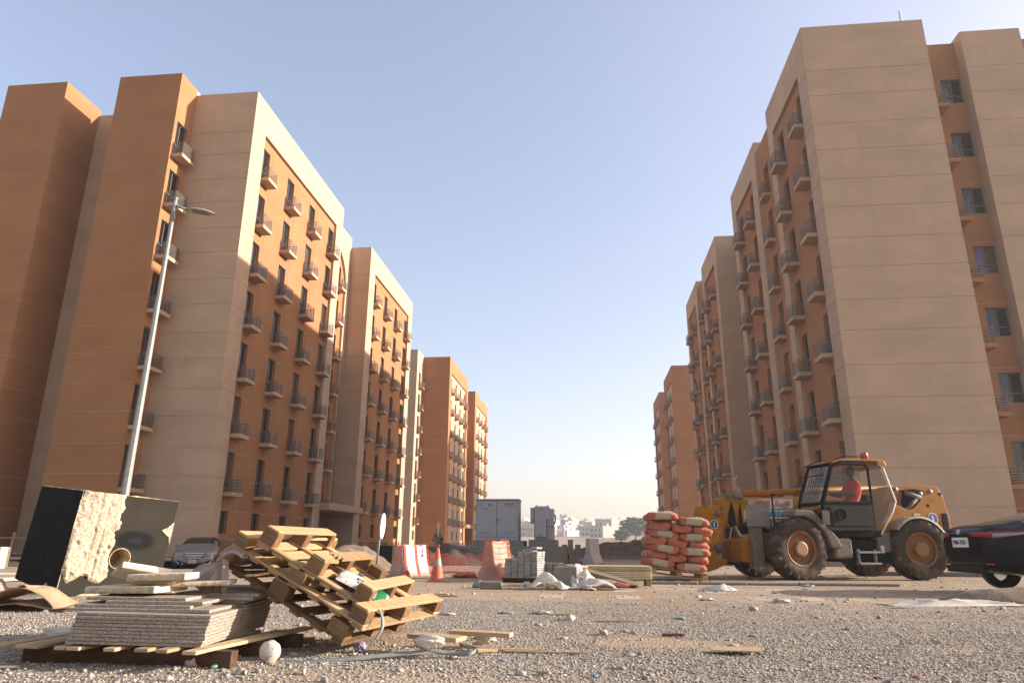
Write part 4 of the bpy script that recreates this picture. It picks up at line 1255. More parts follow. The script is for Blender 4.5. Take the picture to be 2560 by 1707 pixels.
def barriers():
    h1 = .73
    t, prof = jersey('concrete barrier under a red striped white banner and net, left of the cone', (-4.50, 16.80, 0), -.10, 1.75, h1, .44, .17)
    # banner over the right side
    side = [(.225, .03), (.215, .10), (.142, .37), (.098, h1 + .012), (-.02, h1 + .016)]
    def onside(v, off=.012):
        k = v * (len(side) - 1); i = min(int(k), len(side) - 2); f = k - i
        return side[i][0] * (1 - f) + side[i + 1][0] * f + off, side[i][1] * (1 - f) + side[i + 1][1] * f
    bn = MB()
    for u0, u1, mi in ((0, .08, 1), (.08, .44, 0), (.44, .56, 1), (.56, .95, 0)):
        def fn(u, v, u0=u0, u1=u1):
            y = .02 + 1.7 * (u0 + (u1 - u0) * u); x, z = onside(v, .016 + .008 * math.sin(y * 9))
            return (x, y, z + .01 * math.sin(y * 5))
        bn.grid(fn, 8, 14, mi)
    bn.build('banner', [WHITE, RED], t)
    b = MB(); r = random.Random(6)
    for k in range(26):
        y = 1.12 + r.random() * .26; x, z = onside(.45 + .42 * r.random(), .03); b.box((x, y, z), (x + .004, y + .05, z + .025))
    b.build('banner_print', BLUE, t)
    nb = MB()
    net_sheet(nb, lambda u, v: (*(lambda q: (q[0] + .012 + .006 * math.sin(40 * u), .0 + 1.75 * u, q[1]))(onside(v, .022)),), 30, 12, .006)
    def endface(u, v):
        z = .02 + v * (h1 + .03); half = np.interp(z, [0, .09, .37, h1, 1], [.22, .215, .14, .095, .09]) + .012
        return (half * (2 * u - 1), -.016 - .006 * math.sin(9 * v), z)
    net_sheet(nb, endface, 10, 12, .0055)
    nb.build('net_cover', NET, t)
    t2, _ = jersey('bare concrete barrier end wrapped in orange net, right of the cone', (-2.27, 16.35, 0), -.20, 1.05, .84, .50, .16)
    nb = MB(); h2 = .84
    s2_ = [(.255, .02), (.245, .10), (.14, .42), (.095, h2 + .01), (-.05, h2 + .05)]
    def on2(v, off):
        k = v * (len(s2_) - 1); i = min(int(k), len(s2_) - 2); f = k - i
        return s2_[i][0] * (1 - f) + s2_[i + 1][0] * f + off, s2_[i][1] * (1 - f) + s2_[i + 1][1] * f
    net_sheet(nb, lambda u, v: (lambda q: (q[0] + .05 * abs(math.sin(u * 7)), .02 + 1.05 * u, q[1] - .07 * math.sin(math.pi * u) * v))(on2(v, .02)), 26, 13, .010)
    net_sheet(nb, lambda u, v: ((np.interp(.02 + v * .86, [0, .1, .42, .84, 1], [.25, .245, .14, .09, .07]) + .012) * (2 * u - 1), -.02, .02 + v * .86), 9, 11, .007)
    nb.build('net_cover', NET, t2)
    # hanging net between them
    nb = MB()
    def hang(u, v):
        x = -4.22 + (2.02) * u; y = 18.3 - 1.9 * u + .25 * math.sin(u * 3.1)
        top = .62 - .12 * math.sin(math.pi * u) + .03 * math.sin(u * 21); 
        return (x + .03 * math.sin(v * 9 + u * 14), y + .10 * math.sin(u * 17 + v * 3), .03 + (top - .03) * v + .02 * math.sin(u * 33 + v * 5))
    net_sheet(nb, hang, 46, 11, .0075)
    tag(nb.build('safety_net', NET), 'sagging orange safety net strung between the two concrete barriers', 'safety net')
    nb = MB()
    net_sheet(nb, lambda u, v: (-2.15 + .32 * u, 17.3 + .3 * u, (.78 - .25 * u) * v + .05 * math.sin(u * 12)), 9, 10, .010)
    tag(nb.build('safety_net', NET), 'loose orange net trailing off the right barrier', 'safety net')
    # cone
    t = thing('traffic_cone', 'dusty orange traffic cone with a worn white band', 'traffic cone', (-3.28, 15.55, 0))
    ring = lambda a, b_, za, zb: [(a, za), (b_, zb)]
    def rr(z): return .150 - (.150 - .030) * z / .70
    b = MB(); b.lathe([(rr(0), .0), (rr(.33), .33)], 24); b.lathe([(rr(.48), .48), (rr(.69), .69), (.02, .70), (.0, .70)], 24); b.build('cone', ORANGE, t, True)
    b = MB(); b.lathe([(rr(.33), .33), (rr(.48), .48)], 24); b.build('band', simple('worn_reflective_band', (.50, .42, .36), .7, dirt=(.55, .2, .1), dirt_amt=.3), t, True)
    b = MB(); b.cbox((-.19, -.19, -.02), (.19, .19, .03), .01); b.build('base', ORANGE, t)
    b = MB(); b.tube([(.03 * math.cos(a / 3), 0, .735 + .04 * math.sin(a / 3)) for a in range(20)], .006, 5); b.build('loop', ORANGE, t)
barriers()

# ------------------------------------------------------------------ pavers, wrap, planks
def paver_stack():
    t = thing('paver_stack', 'stack of grey paving blocks on a small pallet, its right end sunlit', 'paver stack', (-1.24, 15.75, 0), -.20)
    me = boxmesh('paver', (.139, .205, .0452), PAVER, .006); r = random.Random(9)
    cols = []
    for c, x in enumerate((-.43, -.283, -.136, .011, .158)):
        top = 8 if c < 2 else 11
        for row in range(3):
            for k in range(top):
                if row == 1 and 0 < c < 4 and k < top - 1: continue
                if row == 2 and c < 4 and k < top - 1: continue
                put('paver', me, t, T(x + r.uniform(-.004, .004), -.25 + .213 * row + r.uniform(-.02, .014), .120 + .049 * k) @ RZ(r.uniform(-.03, .03)))
    for q in range(5): put('paver', me, t, T(.0 + .05 * q - .03, -.2 + r.uniform(-.1, .2), .120 + .049 * 11 + (.049 if q in (3, 4) else 0)) @ RZ(r.uniform(-.6, .6)) @ RX(r.uniform(-.03, .03)))
    piece('pallet_deck', (.86, .70, .025), WOOD_DARK, t, (-.13, -.02, .082))
    for y in (-.28, .0, .26): piece('pallet_beam', (.84, .09, .07), WOOD_DARK, t, (-.13, y, .035))
    t = thing('paver_stack', 'lower stack of grey paving blocks right beside the taller paver stack', 'paver stack', (-.80, 16.3, 0), -.20)
    for c, x in enumerate((-.15, .0, .15)):
        for row in range(2):
            for k in range(6):
                put('paver', me, t, T(x + r.uniform(-.004, .004), -.2 + .213 * row + r.uniform(-.01, .01), .125 + .049 * k) @ RZ(r.uniform(-.03, .03)))
    piece('pallet_deck', (.52, .5, .10), WOOD_DARK, t, (0, -.1, .05))
paver_stack()

def drape(name, label, cat, c, sx, sy, h, seed, mat=None, rz=0, nu=54, nv=36):
    b = MB()
    def fn(u, v):
        x, y = u * 2 - 1, v * 2 - 1
        wob = .18 * math.sin(3 * math.atan2(y, x) + seed) + .1 * math.sin(7 * math.atan2(y, x) + seed * 2)
        e = max(0, 1 - (x * x + y * y) ** 1.2)
        r1 = 1 - abs(2 * float(vnoise(x * 1.5 + seed, y * 1.1 + seed)) - 1) * 1.6
        r2 = 1 - abs(2 * float(vnoise(x * 5.3 + y * 2 + seed, y * 4.1 - x + seed)) - 1) * 1.8
        z = h * (e ** .6) * max(0.05, .10 + .85 * max(0, r1) ** 1.2 + .10 * r2) + .012 * float(fbm(x * 9 + seed, y * 9, 2))
        k = 1 + wob * (abs(x) + abs(y)) * .4
        return (sx * x * k, sy * y * k, z)
    b.grid(fn, nu, nv)
    gz = float(terrain(c[0], c[1])) if len(c) == 2 else c[2]
    return tag(b.build(name, mat or FILM, None, True, T(c[0], c[1], gz + .004) @ RZ(rz)), label, cat)
def film(name, label, cat, c, arcs, mat=None):
    """several curled, creased sheets caught together; each arc: (dx, dy, length, width, height, yaw, seed)"""
    b = MB()
    for dx, dy, L, W, h, rz, sd in arcs:
        R_ = RZ(rz)
        def fn(u, v):
            s = u * 2 - 1; w = v * 2 - 1
            n1 = float(vnoise(v * 2.2 + sd, sd)); n2 = float(vnoise(u * 2.4 + sd, 7 + sd)); n3 = float(fbm(u * 5 + sd, v * 5 + sd, 3))
            ph = s + .45 * (n1 - .5)
            z = h * max(0, 1 - ph * ph) ** .75 * (.45 + .75 * n1) * (1 - .35 * w * w) + .16 * h * math.sin(7 * u + 9 * n1 + 3 * w) * (1 - s * s) + .20 * h * (n3 - .45)
            p = R_ @ Vector((L * s * (.85 + .3 * n1), W * w * (.65 + .6 * n2) + .12 * W * math.sin(6 * u + sd), 0))
            return (dx + p.x, dy + p.y, max(.004, z))
        b.grid(fn, 40, 22)
    return tag(b.build(name, mat or FILM, None, True, T(c[0], c[1], float(terrain(*c)) + .004)), label, cat)
film('plastic_sheet', 'crumpled white plastic sheet arching in front of the paver stacks', 'plastic sheet', (-.72, 13.3), [(-.06, .05, .30, .17, .30, .1, 1.3), (.14, -.08, .24, .14, .17, -.5, 5.1), (-.16, -.12, .2, .1, .12, .6, 8.8)])
film('plastic_sheet', 'spread white plastic sheet left of the empty orange cement bag', 'plastic sheet', (-.02, 13.35), [(.16, .0, .36, .2, .20, .05, 2.4), (-.16, -.08, .34, .15, .10, -.2, 6.6), (.0, .12, .2, .12, .25, .9, 11.2)])
film('plastic_sheet', 'peaked white plastic film leaning on the concrete kerb block', 'plastic sheet', (-.20, 13.75), [(0, 0, .16, .14, .40, .3, 3.9), (.12, .05, .14, .1, .3, 1.2, 9.4)])
film('plastic_bag', 'small crumpled white bag before the paver pallet', 'bag', (-1.17, 13.35), [(0, 0, .13, .1, .17, .3, 7.3), (.05, -.03, .1, .08, .12, 1.4, 4.4)])
drape('plastic_sheet', 'long white plastic film lying on the right of the gravel', 'plastic sheet', (5.0, 10.9), .95, .32, .075, 2.2, rz=.25)
drape('plastic_sheet', 'dusty white film on the ground behind the paving, near the front wheel', 'plastic sheet', (2.35, 13.6), .30, .16, .12, 6.2)
drape('plastic_bag', 'dusty grey bag lying behind the folded cardboard at the left', 'bag', (-8.5, 10.0), .8, .4, .26, 3.6, FILM_G)
def kerb_blocks():
    for lab, c, d, rz in (('grey concrete kerb block half wrapped in plastic before the pavers', (-.43, 13.75, .19), (.42, .22, .40), .05), ('single dusty kerb block lying left of the paver pallet', (-1.78, 13.2, .07), (.40, .16, .14), .15)):
        b = MB(); b.cbox([-x / 2 for x in d], [x / 2 for x in d], .02); tag(b.build('kerb_block', CONC, M=T(*c) @ RZ(rz)), lab, 'concrete block')
    b = MB(); b.cbox((-.2, -.13, 0), (.2, .13, .05), .01)
    tag(b.build('broken_slab', MARBLE, M=T(-.25, 14.6, .33) @ RZ(.3)), 'thin broken pale slab above the wrapped kerb block', 'stone slab')
    # empty cement bag with sheet of plywood
    b = MB()
    b.grid(lambda u, v: (.55 * (u - .5), .34 * (v - .5), .03 + .11 * math.sin(math.pi * v) * (1 - u * .7) + .03 * float(fbm(u * 6, v * 6, 3))), 14, 10)
    mt, nt, bs = new_mat('orange_and_cream_paper'); v = coords(nt, 'obj'); sp = nt.nodes.new('ShaderNodeSeparateXYZ'); lk(nt, v, sp.inputs[0])
    c = mixc(nt, ramp(nt, sp.outputs[0], (.5, 0.0), (.51, 1.0)), (.62, .47, .30), (.66, .13, .05)); 
    add = nt.nodes.new('ShaderNodeMath'); add.operation = 'ADD'; add.inputs[1].default_value = .48; lk(nt, sp.outputs[0], add.inputs[0])
    c = mixc(nt, ramp(nt, add.outputs[0], (.45, 0.0), (.46, 1.0)), (.62, .47, .30), (.66, .13, .05)); lk(nt, c, bs.inputs['Base Color'])
    tag(b.build('cement_bag', mt, None, True, T(.52, 13.55, .02) @ RZ(-.45)), 'empty orange and cream cement bag crushed under the board', 'cement bag')
    b = MB(); b.cbox((-.75, -.3, -.012), (.75, .3, .012), .003)
    tag(b.build('plywood_sheet', wood('dirty_plywood', (.36, .26, .15), (.22, .15, .085)), M=T(.28, 14.35, .22) @ RZ(-.25) @ RY(.24)), 'dirty plywood sheet sloping beside the plank stack', 'board')
kerb_blocks()
def planks():
    r = random.Random(12)
    pm = wood('pale_plank', (0.70, 0.53, 0.31), (0.60, 0.44, 0.24), dirt=.1)
    me = boxmesh('plank', (1.30, .60, .029), pm, .004)
    n = 7
    for i in range(n):
        o = put('plank', me, None, T(.60 + r.uniform(-.004, .004), 15.05 + r.uniform(-.01, .01), .145 + .036 * i) @ RZ(.015 + r.uniform(-.004, .004)))
        tag(o, ('lowest' if i == 0 else 'topmost' if i == n - 1 else ORD[i]) + ' pale board in the flat stack left of the cement sacks', 'board', 'flat stack of pale boards')
    t = thing('pallet', 'small pallet feet carrying the flat stack of pale boards', 'pallet', (.60, 15.05, 0), .015)
    for x in (-.58, .58): piece('foot', (.10, .55, .126), WOOD, t, (x, 0, .063))
planks()

# ------------------------------------------------------------------ cement sacks on the forks
sm, nt, bs = new_mat('cement_sack_paper')
v = coords(nt, 'obj'); sp = nt.nodes.new('ShaderNodeSeparateXYZ'); lk(nt, v, sp.inputs[0])
ab = nt.nodes.new('ShaderNodeMath'); ab.operation = 'ABSOLUTE'; lk(nt, sp.outputs[0], ab.inputs[0])
nz = noise(nt, v, 6, 4, .6)
c_or = mixc(nt, nz, (.40, .075, .032), (.58, .135, .055)); c_be = mixc(nt, nz, (.40, .29, .18), (.58, .45, .29))
cc = mixc(nt, ramp(nt, ab.outputs[0], (.165, 0.0), (.172, 1.0)), c_be, c_or)
rim_ = nt.nodes.new('ShaderNodeMath'); rim_.operation = 'ABSOLUTE'; lk(nt, sp.outputs[2], rim_.inputs[0])
cc = mixc(nt, ramp(nt, rim_.outputs[0], (.052, 0.0), (.056, .65)), cc, c_be)
cc = mixc(nt, ramp(nt, noise(nt, v, 3.0, 5, .6), (.5, 0.0), (.8, .6)), cc, (.33, .20, .125))
lk(nt, cc, bs.inputs['Base Color']); bs.inputs['Roughness'].default_value = .85
bump(nt, bs, noise(nt, v, 13, 4, .6, .6), 1.0, .03)
SACK = sm
def sack_mesh(seed):
    b = MB(); a, bb, h = .355, .238, .096
    def fn(u, v):
        th = 2 * math.pi * u; ph = math.pi * (v - .5)
        def se(x, e): return math.copysign(abs(x) ** e, x)
        x = a * se(math.cos(ph), .45) * se(math.cos(th), .38); y = bb * se(math.cos(ph), .45) * se(math.sin(th), .38); z = h * se(math.sin(ph), .62)
        n = float(fbm(x * 7 + seed * 3, y * 7 + z * 9 + seed, 3)) - .5
        k = 1 + .16 * n
        sag = .012 * math.sin(x * 9 + seed * 2) + .010 * math.sin(y * 13 + seed)
        return (x * k, y * k, z * k * (1 - .25 * (x / a) ** 4) - .012 * (x / a) ** 2 + sag + .045 * n * abs(math.sin(ph)))
    b.grid(fn, 26, 12)
    me = b.mesh('cement_sack', SACK, True)
    return me
SACKS = [sack_mesh(i) for i in range(7)]
LOAD = T(1.95, 17.15, .25) @ RZ(.02) @ RY(math.radians(6.6))
def sacks():
    r = random.Random(3); dz = .163; z0 = .085
    names = ['bottom', 'second', 'third', 'fourth', 'fifth', 'sixth', 'top']
    def place(M, lab): tag(put('cement_sack', r.choice(SACKS), None, LOAD @ M), lab, 'cement sack', 'cement sacks on the raised pallet')
    for L in range(7):
        z = z0 + dz * L; j = lambda s=.024: r.uniform(-s, s)
        sh = -.02 + .03 * (L % 3)
        if L % 2 == 0:
            for q, x in enumerate((-.35, .35)):
                lift = .05 if L == 6 and q == 0 else 0
                place(T(x + sh + j(), -.40 + j(), z + .02 + lift) @ RZ(j(.03)) @ RY(-.05 if lift else j(.02)), f'{("left", "right")[q]} cement sack lying lengthwise in the {names[L]} front row')
                if L < 6 or q == 0: place(T(x + sh - .02 + j(), .06 + j(), z + .01) @ RZ(j(.04)), f'cement sack behind the {("left", "right")[q]} one of the {names[L]} front row')
        else:
            for q, x in enumerate((-.47, .0, .47)):
                place(T(x * .99 + sh + j(), -.30 + j(), z + .015) @ RZ(math.pi / 2 + j(.05)), f'{("left", "middle", "right")[q]} cement sack lying end-on in the {names[L]} front row')
            place(T(-.47 + sh, .36, z) @ RZ(math.pi / 2 + j(.05)), f'cement sack behind the end-on ones at the left of the {names[L]} row')
    t = thing('pallet', 'tilted pallet on the forks under the cement sacks', 'pallet', M=LOAD @ T(0, 0, 0))
    for y in (-.52, -.26, 0, .26, .48): piece('deck_board', (1.25, .12, .022), WOOD, t, (.06, y, -.012))
    for x in (-.5, .06, .62):
        piece('stringer', (.1, 1.1, .022), WOOD, t, (x, 0, -.034))
        for y in (-.52, 0, .5): piece('block', (.12, .10, .08), WOOD, t, (x, y, -.085))
    for y in (-.52, 0, .5): piece('skid_board', (1.25, .1, .02), WOOD, t, (.06, y, -.135))
sacks()

# ------------------------------------------------------------------ telehandler
def wheel(parent, c, R, W, yin, steer=0, side=1):
    """axis along local y; side +1: hub face towards +y"""
    w = put('wheel', None, parent, T(*c) @ RZ(steer))
    b = MB()
    pr = [(R * .55, -W * .40), (R * .66, -W * .48), (R * .86, -W * .5), (R * .94, -W * .42), (R * .955, 0), (R * .94, W * .42), (R * .86, W * .5), (R * .66, W * .48), (R * .55, W * .40)]
    b.lathe(pr, 40, 0, None, 'y'); 
    tyre = b.build('tyre', TYRE, w, True, angle=60)
    lg = MB(); n = 20
    for i in range(n):
        for sd in (-1, 1):
            a = 2 * math.pi * (i + (.25 if sd > 0 else -.25)) / n
            M = Matrix.Rotation(a, 4, 'Y') @ T(0, 0, 0)
            x0 = R * .90; 
            pts = []
            for (yy, da, hw) in ((0.02, .10, .032), (W * .28, .02, .036), (W * .5, -.07, .045)):
                pts.append((yy * sd, da, hw))
            vs = []
            for (yy, da, hw) in pts:
                for rr_ in (R * .90 if abs(yy) < W * .45 else R * .80, R if abs(yy) < W * .45 else R * .955):
                    for s_ in (-1, 1):
                        ang = a + da + s_ * hw
                        vs.append((rr_ * math.sin(ang), yy, rr_ * math.cos(ang)))
            f = []
            for q in range(2):
                o = q * 4
                f += [(o + 2, o + 3, o + 7, o + 6), (o, o + 2, o + 6, o + 4), (o + 1, o + 5, o + 7, o + 3)]
            f += [(0, 1, 3, 2), (8, 10, 11, 9)]
            lg.add(vs, f)
    lg.build('tread', TYRE, w)
    rm = MB(); y1 = side * W * .42
    prof = [(R * .56, y1), (R * .545, y1 + side * .01), (R * .50, y1 - side * .02), (R * .485, y1 - side * .10), (R * .40, y1 - side * .12), (R * .36, y1 - side * .10), (R * .24, y1 - side * .09), (R * .24, y1 + side * .0), (R * .19, y1 + side * .02), (0, y1 + side * .02)]
    if side < 0: prof = prof
    rm.lathe(prof if side < 0 else prof, 32, 0, None, 'y')
    rm.build('rim', RIM, w, True, angle=25)
    bl = MB()
    for k in range(10):
        a = k * .628; bl.tube([(R * .31 * math.cos(a), y1 - side * .105, R * .31 * math.sin(a)), (R * .31 * math.cos(a), y1 - side * .06, R * .31 * math.sin(a))], .014, 6)
    bl.build('wheel_nut', RIM, w)
    return w

def telehandler():
    t = thing('telehandler', 'dusty yellow telehandler with a black cab door, lifting a pallet of cement sacks', 'telehandler', (6.215, 19.17, 0), math.radians(196.1))
    def pz(name, poly, y0, y1, mat, M=None, par=None, bev=.012):
        b = MB(); b.prism(poly, y0, y1); o = b.build(name, mat, par or t, M=M)
        if bev:
            md = o.modifiers.new('edge', 'BEVEL'); md.width = bev; md.segments = 2; md.limit_method = 'ANGLE'; md.angle_limit = math.radians(35)
        return o
    xf, xr, tr = 1.62, -1.62, .95
    for sx, x, st in ((1, xf, .10), (-1, xr, -.10)):
        for sy in (1, -1): wheel(t, (x, sy * (tr + .02), .715), .73, .47, 0, st, sy)
    b = MB(); b.cbox((-2.3, -.42, .52), (2.25, .42, 1.02), .03); b.cbox((-.9, .4, .42), (.55, .98, .95), .03); b.build('chassis', MACHD, t)
    for x in (xf, xr):
        b = MB(); b.tube([(x, -.75, .62), (x, .75, .62)], .14, 10); b.build('axle', MACHD, t, True)
    # rear frame plates and bodywork
    rear = [(-.55, 1.0), (-.95, 1.40), (-1.35, 2.20), (-1.55, 2.28), (-2.4, 2.33), (-2.86, 2.28), (-2.98, 2.05), (-3.08, 1.45), (-3.02, 1.0), (-2.4, .95), (-2.28, 1.25), (-1.65, 1.45), (-1.0, 1.25), (-.9, .95)]
    pz('rear_body', rear, -.05, .52, YEL)
    pz('rear_body', rear, -.72, -.62, YEL)
    for x, z in ((-2.62, 2.16), (-1.62, 2.2), (-2.32, 2.1)):
        b = MB(); b.tube([(x, .5, z), (x, .56, z)], .055, 12); b.build('pivot_pin', STEEL, t, True)
    for x, z in ((-2.5, 1.80), (-2.9, 2.1), (-1.0, 1.18)):
        b = MB(); b.tube([(x, .515, z), (x, .5225, z)], .045, 12); b.build('bolt_hole', MACHD, t)
    # dark opening with the lift ram
    op = [(-1.75, 2.18), (-2.15, 2.22), (-2.42, 2.18), (-2.33, 1.95), (-2.1, 1.74), (-1.7, 1.60), (-1.62, 1.62)]
    b = MB(); b.prism(op, .515, .524); b.build('ram_opening', MACHD, t)
    b = MB(); b.tube([(-1.85, .545, 2.12), (-2.3, .545, 2.0)], .06, 8); b.tube([(-1.8, .535, 1.66), (-2.2, .54, 1.98)], .05, 8); b.tube([(-1.76, .53, 2.12), (-1.66, .53, 1.85), (-1.72, .53, 1.66)], .028, 6); b.build('lift_ram', MACHG, t, True)
    b = MB(); b.cbox((-3.03, .30, 1.05), (-2.84, .535, 1.62), .02); b.build('tail_grille', MACHD, t)
    b = MB(); b.cbox((-3.13, .10, 1.0), (-3.02, .50, 1.32), .03); b.build('counterweight', YEL, t)
    pz('side_panel', [(-.62, .80), (-.58, 1.05), (-1.0, 1.58), (-1.13, 1.86), (-1.62, 1.66), (-1.35, 1.35), (-1.0, 1.02), (-.9, .75)], .52, .88, YEL)
    # fenders
    def fender(name, cx, R, a0, a1, y0, y1, mat, n=14):
        m = MB()
        for i in range(n + 1):
            a = math.radians(a0 + (a1 - a0) * i / n)
            for (rr_, y) in ((R, y0), (R, y1), (R - .05, y1 + .012), (R - .05, y0)):
                m.v.append((cx + rr_ * math.cos(a), y, .69 + rr_ * math.sin(a)))
        for i in range(n):
            for k in range(4):
                m.f.append((i * 4 + k, i * 4 + (k + 1) % 4, (i + 1) * 4 + (k + 1) % 4, (i + 1) * 4 + k)); m.m.append(0)
        m.build(name, mat, t)
    fender('rear_fender', xr, .815, 38, 166, .52, 1.18, simple('pale_dusty_fender', (.46, .41, .35), .7, dirt=(.3, .2, .13)))
    pz('front_fender', [(1.72, 1.46), (1.70, 1.58), (1.62, 1.62), (1.25, 1.62), (1.1, 1.52), (.62, 1.0), (.5, .75), (.78, .72), (.95, 1.12), (1.22, 1.40), (1.45, 1.46)], .55, 1.16, MACHG, bev=.04)
    # fuel tank, steps
    b = MB(); b.cbox((.22, .72, .50), (.70, 1.12, .98), .05); b.build('fuel_tank', MACHG, t)
    b = MB()
    for z in (.36, .62): b.cbox((-.48, .98, z), (.10, 1.15, z + .05), .01)
    for x in (-.42, .03): b.cbox((x, 1.0, .36), (x + .05, 1.08, .72), .01)
    b.build('step', STEEL, t)
    b = MB(); b.cbox((-.62, .96, .62), (-.50, 1.13, .80), .02); b.build('side_lamp', STEEL, t)
    b = MB(); b.cbox((-.95, .55, .62), (-.50, 1.0, 1.12), .05); b.build('battery_box', MACHG, t)
    # cab
    prof = [(.88, 1.12), (.92, 1.78), (.55, 2.72), (.30, 2.80), (-.72, 2.80), (-.88, 2.66), (-1.10, 1.85), (-.98, 1.60), (-.58, 1.06)]
    ya, yb = .17, 1.12
    b = MB()
    for y in (ya, yb):
        q = prof[1:5] + prof[5:8]
        b.tube([(x, y, z) for x, z in prof[:5]], .04, 6); 
    for x, z in prof[:5]: b.tube([(x, ya, z), (x, yb, z)], .035, 6)
    b.build('cab_frame', MACHD, t)
    b = MB(); b.tube([(x, yb + .005, z) for x, z in prof[4:]], .022, 6); b.build('cab_rear_edge', WHITE, t, True)
    pz('cab_roof', [(.58, 2.72), (.5, 2.80), (.25, 2.87), (-.70, 2.88), (-.93, 2.84), (-.98, 2.72), (-.90, 2.66), (-.75, 2.76), (.3, 2.76)], ya - .03, yb + .03, YEL, bev=.02)
    pz('cab_floor', [(.85, 1.0), (.85, 1.14), (-.6, 1.14), (-.6, 1.0)], ya, yb, MACHD)
    def pane(name, pts, mat):
        b = MB(); b.add(pts, [tuple(range(len(pts)))]); return b.build(name, mat, t)
    pane('windscreen', [(.92, ya, 1.78), (.92, yb, 1.78), (.55, yb, 2.70), (.55, ya, 2.70)], SCREENGLASS)
    pane('far_window', [(.9, ya, 1.25), (.9, ya, 1.8), (.54, ya, 2.7), (-.75, ya, 2.74), (-1.08, ya, 1.85), (-.58, ya, 1.2)], CABGLASS)
    pane('rear_window', [(-.76, ya, 2.74), (-.76, yb, 2.74), (-1.09, yb, 1.85), (-1.09, ya, 1.85)], CABGLASS)
    pane('rear_quarter_window', [(-.47, yb, 2.72), (-.76, yb, 2.74), (-1.08, yb, 1.85), (-.96, yb, 1.60), (-.47, yb, 1.12)], BROWNGLASS)
    # door: black lower panel, framed window
    d = MB(); d.prism([(.86, 1.18), (.90, 1.80), (-.40, 1.80), (-.42, 1.16), (.70, 1.14)], yb + .002, yb + .045)
    door = d.build('door', BLACK, t)
    b = MB()
    fr = [(.88, 1.80), (.55, 2.66), (.38, 2.74), (-.36, 2.74), (-.42, 2.66), (-.42, 1.80), (.88, 1.80)]
    b.tube([(x, yb + .03, z) for x, z in fr], .033, 6); b.build('door_frame', MACHD, door)
    b = MB(); b.prism([(.70, 1.26), (.74, 1.70), (-.32, 1.70), (-.34, 1.26)], yb + .046, yb + .058); b.build('door_panel', BLACK, door)
    b = MB(); b.tube([(.45 + .1 * math.cos(a / 4), yb + .068, 1.52 + .12 * math.sin(a / 4)) for a in range(26)], .012, 5); b.build('door_handle', MACHD, door)
    b = MB(); b.add([(.84, yb + .02, 1.82), (.53, yb + .02, 2.62), (.36, yb + .02, 2.71), (-.38, yb + .02, 2.71), (-.38, yb + .02, 1.82)], [(0, 1, 2, 3, 4)]); b.build('door_window', CABGLASS, door)
    # windscreen guard bars
    g = MB()
    for i in range(11):
        y = ya - .05 + (yb - ya + .05) * i / 10
        g.tube([(.98, y, 1.42), (1.06, y, 1.75), (.86, y, 2.35), (.66, y, 2.74)], .0065, 5)
    for x, z in ((1.04, 1.72), (.80, 2.46), (.66, 2.74)): g.tube([(x, ya - .06, z), (x, yb + .02, z)], .013, 5)
    for y in (ya, yb): g.tube([(.66, y, 2.74), (.2, y, 2.92), (-.35, y, 2.93)], .012, 5)
    g.build('windscreen_guard', MACHD, t)
    b = MB(); b.lathe([(.0, 0), (.095, 0), (.095, .17), (.085, .21), (0, .215)], 14); b.build('beacon', simple('beacon_red', (.62, .12, .08), .4), t, True, T(-.66, .8, 2.87) @ RY(.12))
    b = MB(); b.cbox((-.55, .35, 1.14), (-.05, .9, 1.45), .04); b.cbox((-.62, .35, 1.4), (-.45, .9, 2.05), .05); b.build('seat', BLACK, t)
    b = MB(); b.tube([(.62, .64, 1.14), (.48, .64, 1.78)], .035, 8); b.lathe([(.17, -.012), (.185, 0), (.17, .012)], 20, 0, T(.46, .64, 1.82) @ RY(-.35)); b.build('steering_wheel', MACHD, t)
    b = MB(); b.cbox((.55, .25, 1.14), (.82, 1.05, 1.55), .04); b.build('dashboard', MACHD, t)
    b = MB(); b.box((.95, yb - .12, 1.30), (.955, yb + .16, 1.62), 0); b.build('paper_notice', simple('dusty_paper', (.5, .42, .34), .9), t, M=T(0, 0, .1) @ RX(-.1))
    # boom along the right side
    y0, y1 = -.52, -.12
    sl = .10
    boom = [(2.35, 1.36), (2.35, 1.93), (-2.2, 2.16), (-2.75, 2.16), (-2.75, 1.80), (-2.2, 1.62)]
    pz('boom', boom, y0, y1, YEL)
    b = MB(); b.tube([(2.55, y0 + .2, 2.06), (-2.2, y0 + .2, 2.30)], .085, 12); b.build('boom_ram', YEL, t, True)
    pz('boom_nose', [(2.30, 1.42), (2.28, 1.92), (2.5, 1.99), (2.72, 2.02), (2.90, 1.92), (2.95, 1.66), (2.86, 1.34), (2.72, 1.20), (2.40, 1.24)], y0 - .03, y1 + .05, YEL, bev=.02)
    b = MB(); b.prism([(2.42, 1.86), (2.36, 1.25), (2.52, 1.22), (2.49, 1.55)], y1 + .052, y1 + .058); b.prism([(2.66, 1.88), (2.59, 1.6), (2.55, 1.24), (2.72, 1.22), (2.80, 1.35), (2.75, 1.6)], y1 + .052, y1 + .058); b.build('oil_stain', MACHD, t)
    b = MB()
    for x, z in ((2.55, 2.0), (2.74, 1.98), (2.40, 1.98)): b.tube([(x, y0 - .05, z), (x, y1 + .09, z)], .075, 10)
    b.build('hinge_pin', MACHG, t, True)
    b = MB(); b.tube([(2.45, y1, 2.02), (2.45, y1, 2.15), (2.50, y1, 2.38), (2.42, y1, 2.5)], .013, 6); b.tube([(2.40, y1, 2.02), (2.40, y1, 2.2)], .02, 6); b.build('hose_bracket', STEEL, t)
    pz('drop_arm', [(2.82, 1.76), (3.44, 1.74), (3.50, 1.55), (3.40, .90), (3.26, .52), (3.06, .55), (2.90, 1.10), (2.80, 1.5)], y0, y1 + .04, YEL, bev=.02)
